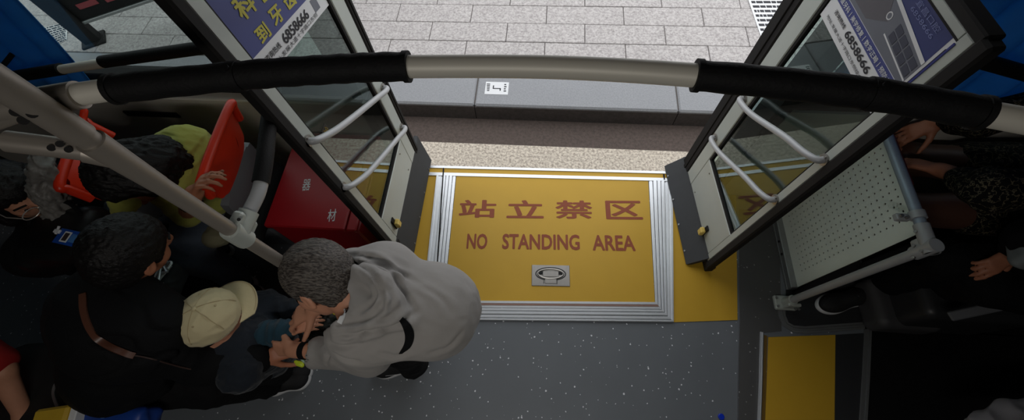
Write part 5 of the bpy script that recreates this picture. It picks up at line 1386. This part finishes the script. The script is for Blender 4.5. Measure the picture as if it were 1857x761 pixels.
s = SDF(.0025); s.ell(dp(543, 659, 1.54), (.016, .010, .008), k=.004); s.cone(dp(536, 655, 1.54), dp(548, 662, 1.54), .006, .008, k=.004); o = soft('yellow_charm', s, mat('lime_yellow_plastic', (196, 214, 50), .4), None, 0); tag(o, 'tiny lime-yellow charm dangling by the string below the held hands', 'charm')
# seated passenger's khaki knee bag by the pole clamp
s = SDF(.006); s.ell(dp(392, 424, 1.75), (.065, .06, .05), k=.02); o = soft('cloth_pouch', s, mat('khaki_cloth', (112, 108, 84), .9, bump=.3), None, 1, dict(amp=.006, freq=24, d=(1, 0, 0))); tag(o, 'small khaki cloth pouch below the pole clamp', 'bag')
m = MB(); c0 = at(297, 497, .55)
for k in range(9): m.tube(smooth_path([c0 + Vector((rn.uniform(-.03, .03), rn.uniform(-.05, .05), rn.uniform(0, .02))) for _ in range(3)], 5), .005, 8)
o = m.build('key_bundle', M_ALU); tag(o, 'shiny metal key bundle in front of the face of the crouching person', 'keys')
s = SDF(.006); s.box(at(300, 500, .49), (.07, .09, .05), r=.03, k=.01); o = soft('waist_bag', s, mat('dark_grey_bag', (40, 44, 46), .7), None, 1, dict(amp=.004, freq=20, d=(1, 0, 0))); tag(o, 'dark grey bag under the shiny key bundle', 'bag')

# ------------------------------------------------------------------ lower left corner
def red_sleeve_person():
    s = SDF(.006); hc_ = dp(-330, 690, 1.15); F = nrm((.9, .1, -.3)); U = nrm((.3, 0, .95)); q = head(s, hc_, F, U, 1); neck = q(-.04, 0, -.15); s.chain([q(-.03, 0, -.06), neck], [.05, .05], k=.03)
    chest = neck - Vector((.06, 0, .20)); pel = chest - Vector((.12, 0, .22)); s.chain([neck, chest, pel], [.06, .10, .12], k=.04)
    sh = neck + Vector((.05, -.15, -.06)); shl = neck + Vector((.05, .17, -.06)); s.cone(sh, shl, .05, .05, k=.03); el = dp(2, 672, 1.42); wr = dp(50, 765, 1.50); s.chain([shl, el, wr], [.045, .036, .024], k=.02); hand(s, wr, dp(90, 800, 1.56) - wr, (0, 0, -1), 1, .5)
    kn = pel + Vector((.3, -.1, 0)); an = Vector((kn.x, kn.y, .1)); s.chain([pel, kn, an], [.09, .06, .04], k=.03)
    V, F_ = s.mesh(); V = relax(V.astype(float), F_, 1); w = link_mesh('person', V, F_.tolist(), M_SKIN, None, True, 180); tag(w, 'person in a red short-sleeved top, bare arm reaching into the lower left corner', 'person')
    s = SDF(.006); hair(s, hc_, F, U, 1, thick=.012); soft('hair', s, M_HBLK, w, 1)
    s = SDF(.008); s.chain([neck, chest, pel], [.08, .14, .15], k=.05); s.cone(sh, shl, .075, .075, k=.05); s.chain([shl, el.lerp(shl, .15)], [.08, .066], k=.04); s.ell(hc_, (.1, .09, .12), F, U, k=.006, op=-1)
    soft('top', s, mat('red_cloth', (150, 18, 16), .85, bump=.3), w, 2, dict(amp=.006, freq=16, d=(0, 0, 1)))
    s = SDF(.008); s.chain([pel, kn, an], [.13, .09, .07], k=.03); soft('trousers', s, M_TROU, w, 1)
    shoe(w, Vector((an.x - .06, an.y, 0)), Vector((an.x + .18, an.y, 0)), .09)
red_sleeve_person()
s = SDF(.008); cb = at(120, 700, .42); s.box(cb, (.22, .16, .12), (1, .1, 0), (-.1, 1, 0), r=.07, k=.02); s.box(at(120, 700, .15), (.20, .15, .15), r=.05, k=.05)
rk = soft('rucksack', s, mat('black_nylon', (18, 18, 19), .7, bump=.2), None, 2, dict(amp=.006, freq=12, d=(1, 0, 0))); tag(rk, 'black rucksack with a curved grey zip in the lower left corner', 'bag')
ribbon('zip', [(100, 700), (98, 712), (101, 725), (106, 738), (108, 752)], .010, mat('grey_zip', (120, 120, 122), .4, .4), rk, [rk], .003, .003); ribbon('zip', [(100, 700), (104, 694), (112, 692), (122, 694)], .010, mat('grey_zip', (120, 120, 122), .4, .4), rk, [rk], .003, .003)
c = at(112, 768, .62); m = MB(); m.obox(c, (1, .22, 0), (-.22, 1, 0), (0, 0, 1), (.055, .05, .05), .008); o = m.build('yellow_carton', mat('yellow_card', (196, 160, 44), .6)); tag(o, 'small yellow carton at the bottom edge beside the blue bag', 'box'); 
m = MB(); m.obox(c + Vector((.062, .035, .0)), (1, .22, 0), (-.22, 1, 0), (0, 0, 1), (.012, .03, .04), .003); m.build('white_flap', M_PAPER, o)
s = SDF(.007); c = at(205, 772, .58); s.box(c, (.13, .06, .05), (1, .1, 0), (-.1, 1, 0), r=.02, k=.01); o = soft('blue_bag', s, mat('blue_woven_plastic', (20, 60, 140), .5, bump=.2), None, 1, dict(amp=.005, freq=20, d=(1, 0, 0))); tag(o, 'blue printed carrier bag at the bottom edge beside the yellow carton', 'bag')
hb = MB()
for dx, dy in ((-.03, .01), (-.01, .02), (.012, .01), (.0, -.006)):
    pts = [c + Vector((dx + .011 * math.cos(a), dy + .04 + .008 * math.sin(a), .053)) for a in [2 * math.pi * i / 12 for i in range(13)]]; hb.tube(pts, .0014, 6, caps=False)
hb.build('line_print', mat('pale_blue_print', (80, 120, 180), .6), o)

# ------------------------------------------------------------------ passengers on the right
M_LEO = leopard('black_gold_print_cloth', (96, 88, 70), (9, 8, 8), 48)
M_HOSE = mat('sheer_dark_hose', (84, 56, 44), .5, vary=.15, scale=12)
def seated(label, head_c, F, U, chest, pel, sA, sB, armA, armB, kA, kB, aA, aB, hair_len=0.0, thick=.014):
    s = SDF(.006); q = head(s, head_c, F, U, 1); neck = q(-.045, 0, -.14); s.chain([q(-.035, 0, -.06), neck], [.045, .05], k=.03)
    s.chain([neck, chest, pel], [.06, .10, .12], k=.04); s.cone(sA, sB, .045, .045, k=.04)
    for sh_, (el, wr, tip, pn, side, curl) in ((sA, armA), (sB, armB)):
        s.chain([sh_, el, wr], [.042, .036, .024], k=.02); hand(s, wr, tip - wr, pn, side=side, curl=curl, k=.95, spread=.12)
    for k_, a_, p_ in ((kA, aA, pel + Vector((0, -.09, 0))), (kB, aB, pel + Vector((0, .09, 0)))): s.chain([p_, k_, a_], [.085, .058, .038], k=.03)
    V, F_ = s.mesh(); V = relax(V.astype(float), F_, 1); w = link_mesh('person', V, F_.tolist(), M_SKIN2, None, True, 180); tag(w, label, 'person'); face_bits(q, w)
    s = SDF(.0055); hair(s, head_c, F, U, 1, length=hair_len, thick=thick); soft('hair', s, M_HBLK, w, 1, dict(amp=.004, freq=60, d=U, along=.2))
    return w, neck
def print_dress():
    hc_ = Vector((1.93, .90, 1.27)); F = nrm((-.9, -.05, -.42)); U = nrm((-.4, 0, .9)); chest = Vector((2.03, .90, .92)); pel = Vector((2.05, .90, .60))
    sA, sB = Vector((1.98, .72, 1.04)), Vector((1.98, 1.06, 1.04)); kA, kB = Vector((1.42, .80, .585)), Vector((1.50, 1.04, .585)); aA, aB = Vector((1.44, .82, .10)), Vector((1.52, 1.04, .10))
    eA, wA = at(1800, 345, .86), at(1706, 308, .745); eB, wB = at(1770, 215, .86), at(1700, 222, .75)
    w, neck = seated('seated person in a black patterned dress with hands on knees behind the perforated screen', hc_, F, U, chest, pel, sA, sB,
        (eA, wA, at(1650, 294, .70), Vector((-.2, 0, -1)), -1, [.35, .4, .5, .6]), (eB, wB, at(1650, 240, .70), Vector((-.2, 0, -1)), 1, .5), kA, kB, aA, aB, .10)
    s = SDF(.0075); s.chain([neck, chest, pel], [.075, .14, .16], k=.05); s.cone(sA, sB, .075, .075, k=.05); s.chain([sA, eA, eA.lerp(wA, .50)], [.072, .064, .050], k=.04); s.chain([sB, eB, eB.lerp(wB, .55)], [.07, .06, .045], k=.04)
    for k_, yy in ((kA, -.09), (kB, .09)): s.cone(pel + Vector((0, yy, 0)), (pel + Vector((0, yy, 0))).lerp(k_, .62), .12, .088, k=.05)
    s.ell(hc_, (.10, .09, .12), F, U, k=.006, op=-1); soft('dress', s, M_LEO, w, 2, dict(amp=.008, freq=14, d=(1, 0, 0)))
    s = SDF(.0075)
    for k_, a_, yy in ((kA, aA, -.09), (kB, aB, .09)): s.chain([pel + Vector((0, yy, 0)), k_, a_], [.090, .064, .043], k=.03)
    soft('hosiery', s, M_HOSE, w, 1)
    for a_ in (aA, aB): shoe(w, Vector((a_.x + .07, a_.y, 0)), Vector((a_.x - .125, a_.y, 0)), .08, laces=False)
print_dress()
p = X0 + .012; m = MB(); m.box((p, .80, .30), (p + .014, 1.06, .775), .004); o = m.build('maroon_folder', mat('maroon_card', (88, 12, 24), .6)); tag(o, 'dark maroon folder standing behind the white perforated screen', 'folder')
def dark_passenger():
    hc_ = Vector((2.02, .40, 1.20)); F = nrm((-.9, 0, -.4)); U = nrm((-.35, 0, .93)); chest = Vector((2.10, .47, .86)); pel = Vector((2.12, .52, .54))
    sA, sB = Vector((2.06, .24, .98)), Vector((2.06, .60, .98)); k1, k2 = Vector((1.60, .63, .50)), Vector((1.70, .54, .50)); a1, a2 = at(1592, 518, .10), at(1650, 515, .10)
    eB, wB = at(1868, 430, .74), at(1838, 458, .64); eA, wA = Vector((2.0, .22, .72)), Vector((1.84, .34, .63))
    w, neck = seated('seated person in black trousers at the right edge, one hand resting in the lap', hc_, F, U, chest, pel, sA, sB,
        (eA, wA, wA + Vector((-.08, .04, -.02)), Vector((0, 0, -1)), -1, .5), (eB, wB, at(1796, 484, .60), Vector((-.3, .2, -1)), 1, [.45, .55, .65, .7]), k2, k1, a2, a1)
    s = SDF(.008); s.chain([neck, chest, pel], [.08, .14, .15], k=.05); s.cone(sA, sB, .08, .08, k=.05); s.chain([sA, eA, eA.lerp(wA, .8)], [.075, .062, .045], k=.03); s.chain([sB, eB, eB.lerp(wB, .7)], [.075, .058, .045], k=.03); s.ell(hc_, (.1, .09, .12), F, U, k=.006, op=-1); soft('jacket', s, M_BLK, w, 2, dict(amp=.008, freq=14, d=(1, 0, 0)))
    s = SDF(.008)
    for k_, a_, yy in ((k1, a1, .08), (k2, a2, -.08)): s.chain([pel + Vector((0, yy, 0)), k_, k_.lerp(a_, .80)], [.10, .078, .062], k=.03)
    soft('trousers', s, M_BLK, w, 2, dict(amp=.006, freq=14, d=(1, 0, 0)))
    shoe(w, at(1590, 530, 0), at(1478, 558, 0), .10); shoe(w, at(1668, 522, 0), at(1586, 538, 0), .09)
dark_passenger()
# grey panels of the seat platform
s = SDF(.007); c = at(1650, 545, .10); c2 = at(1745, 545, .06)
s.box((at(1640, 550, .12).x, at(1640, 550, .12).y, .07), (.14, .12, .07), r=.04, k=.01); o = soft('wheel_box', s, mat('dark_grey_moulding', (66, 66, 68), .6), None, 1); tag(o, 'dark grey moulded box on the floor between the seated persons\' shoes and the aisle', 'box')
trimline('trim_8', [(1664, 505), (1668, 545), (1676, 565), (1694, 575), (1755, 570)], .030, .008, M_ALU_D)
sb = thing('seat_base', 'dark seat base with a flat grey support bar near the right edge', 'seat', tuple(at(1730, 520, 0)))
s = SDF(.008); c = at(1760, 510, .30); s.box((c.x, c.y, .15), (.22, .17, .16), r=.04, k=.01); soft('base', s, mat('dark_grey_seat_plastic', (46, 47, 49), .45), sb, 1)
A, B = at(1722, 574, .40), at(1842, 548, .48); d = (B - A).normalized(); m = MB(); m.obox((A + B) / 2, d, Vector((0, 0, 1)).cross(d).normalized(), d.cross(Vector((0, 0, 1)).cross(d).normalized()), ((B - A).length / 2, .018, .006), .004); m.build('support_bar', M_GREYPL, sb)
s = SDF(.006); c = at(1858, 448, .72); s.box(c, (.035, .075, .04), (1, -.3, 0), (.3, 1, 0), r=.03, k=.01); o = soft('carrier_bag', s, mat('pale_grey_bag', (120, 126, 128), .5, bump=.2), None, 1, dict(amp=.004, freq=20, d=(1, 0, 0))); tag(o, 'pale grey bag at the right edge next to the hand resting in the lap', 'bag')
s = SDF(.006); s.chain([dp(1770, 768, 1.5), dp(1830, 752, 1.5), dp(1900, 742, 1.5)], [.03, .045, .05], k=.03); o = soft('folded_coat', s, mat('pale_grey_cloth', (120, 118, 122), .9, bump=.3), None, 1, dict(amp=.01, freq=18, d=(1, 0, 0))); tag(o, 'pale grey folded coat in the lower right corner', 'coat')
# blue bottle cap on the floor
c = at(1307, 755, 0); m = MB(); m.tube([c + Vector((0, 0, .0005)), c + Vector((0, 0, .009)), c + Vector((0, 0, .0105))], [.013, .013, .011], 20); o = m.build('bottle_cap', mat('bright_blue_plastic', (10, 50, 190), .4)); tag(o, 'small blue bottle cap lying on the grey flecked floor', 'bottle cap')
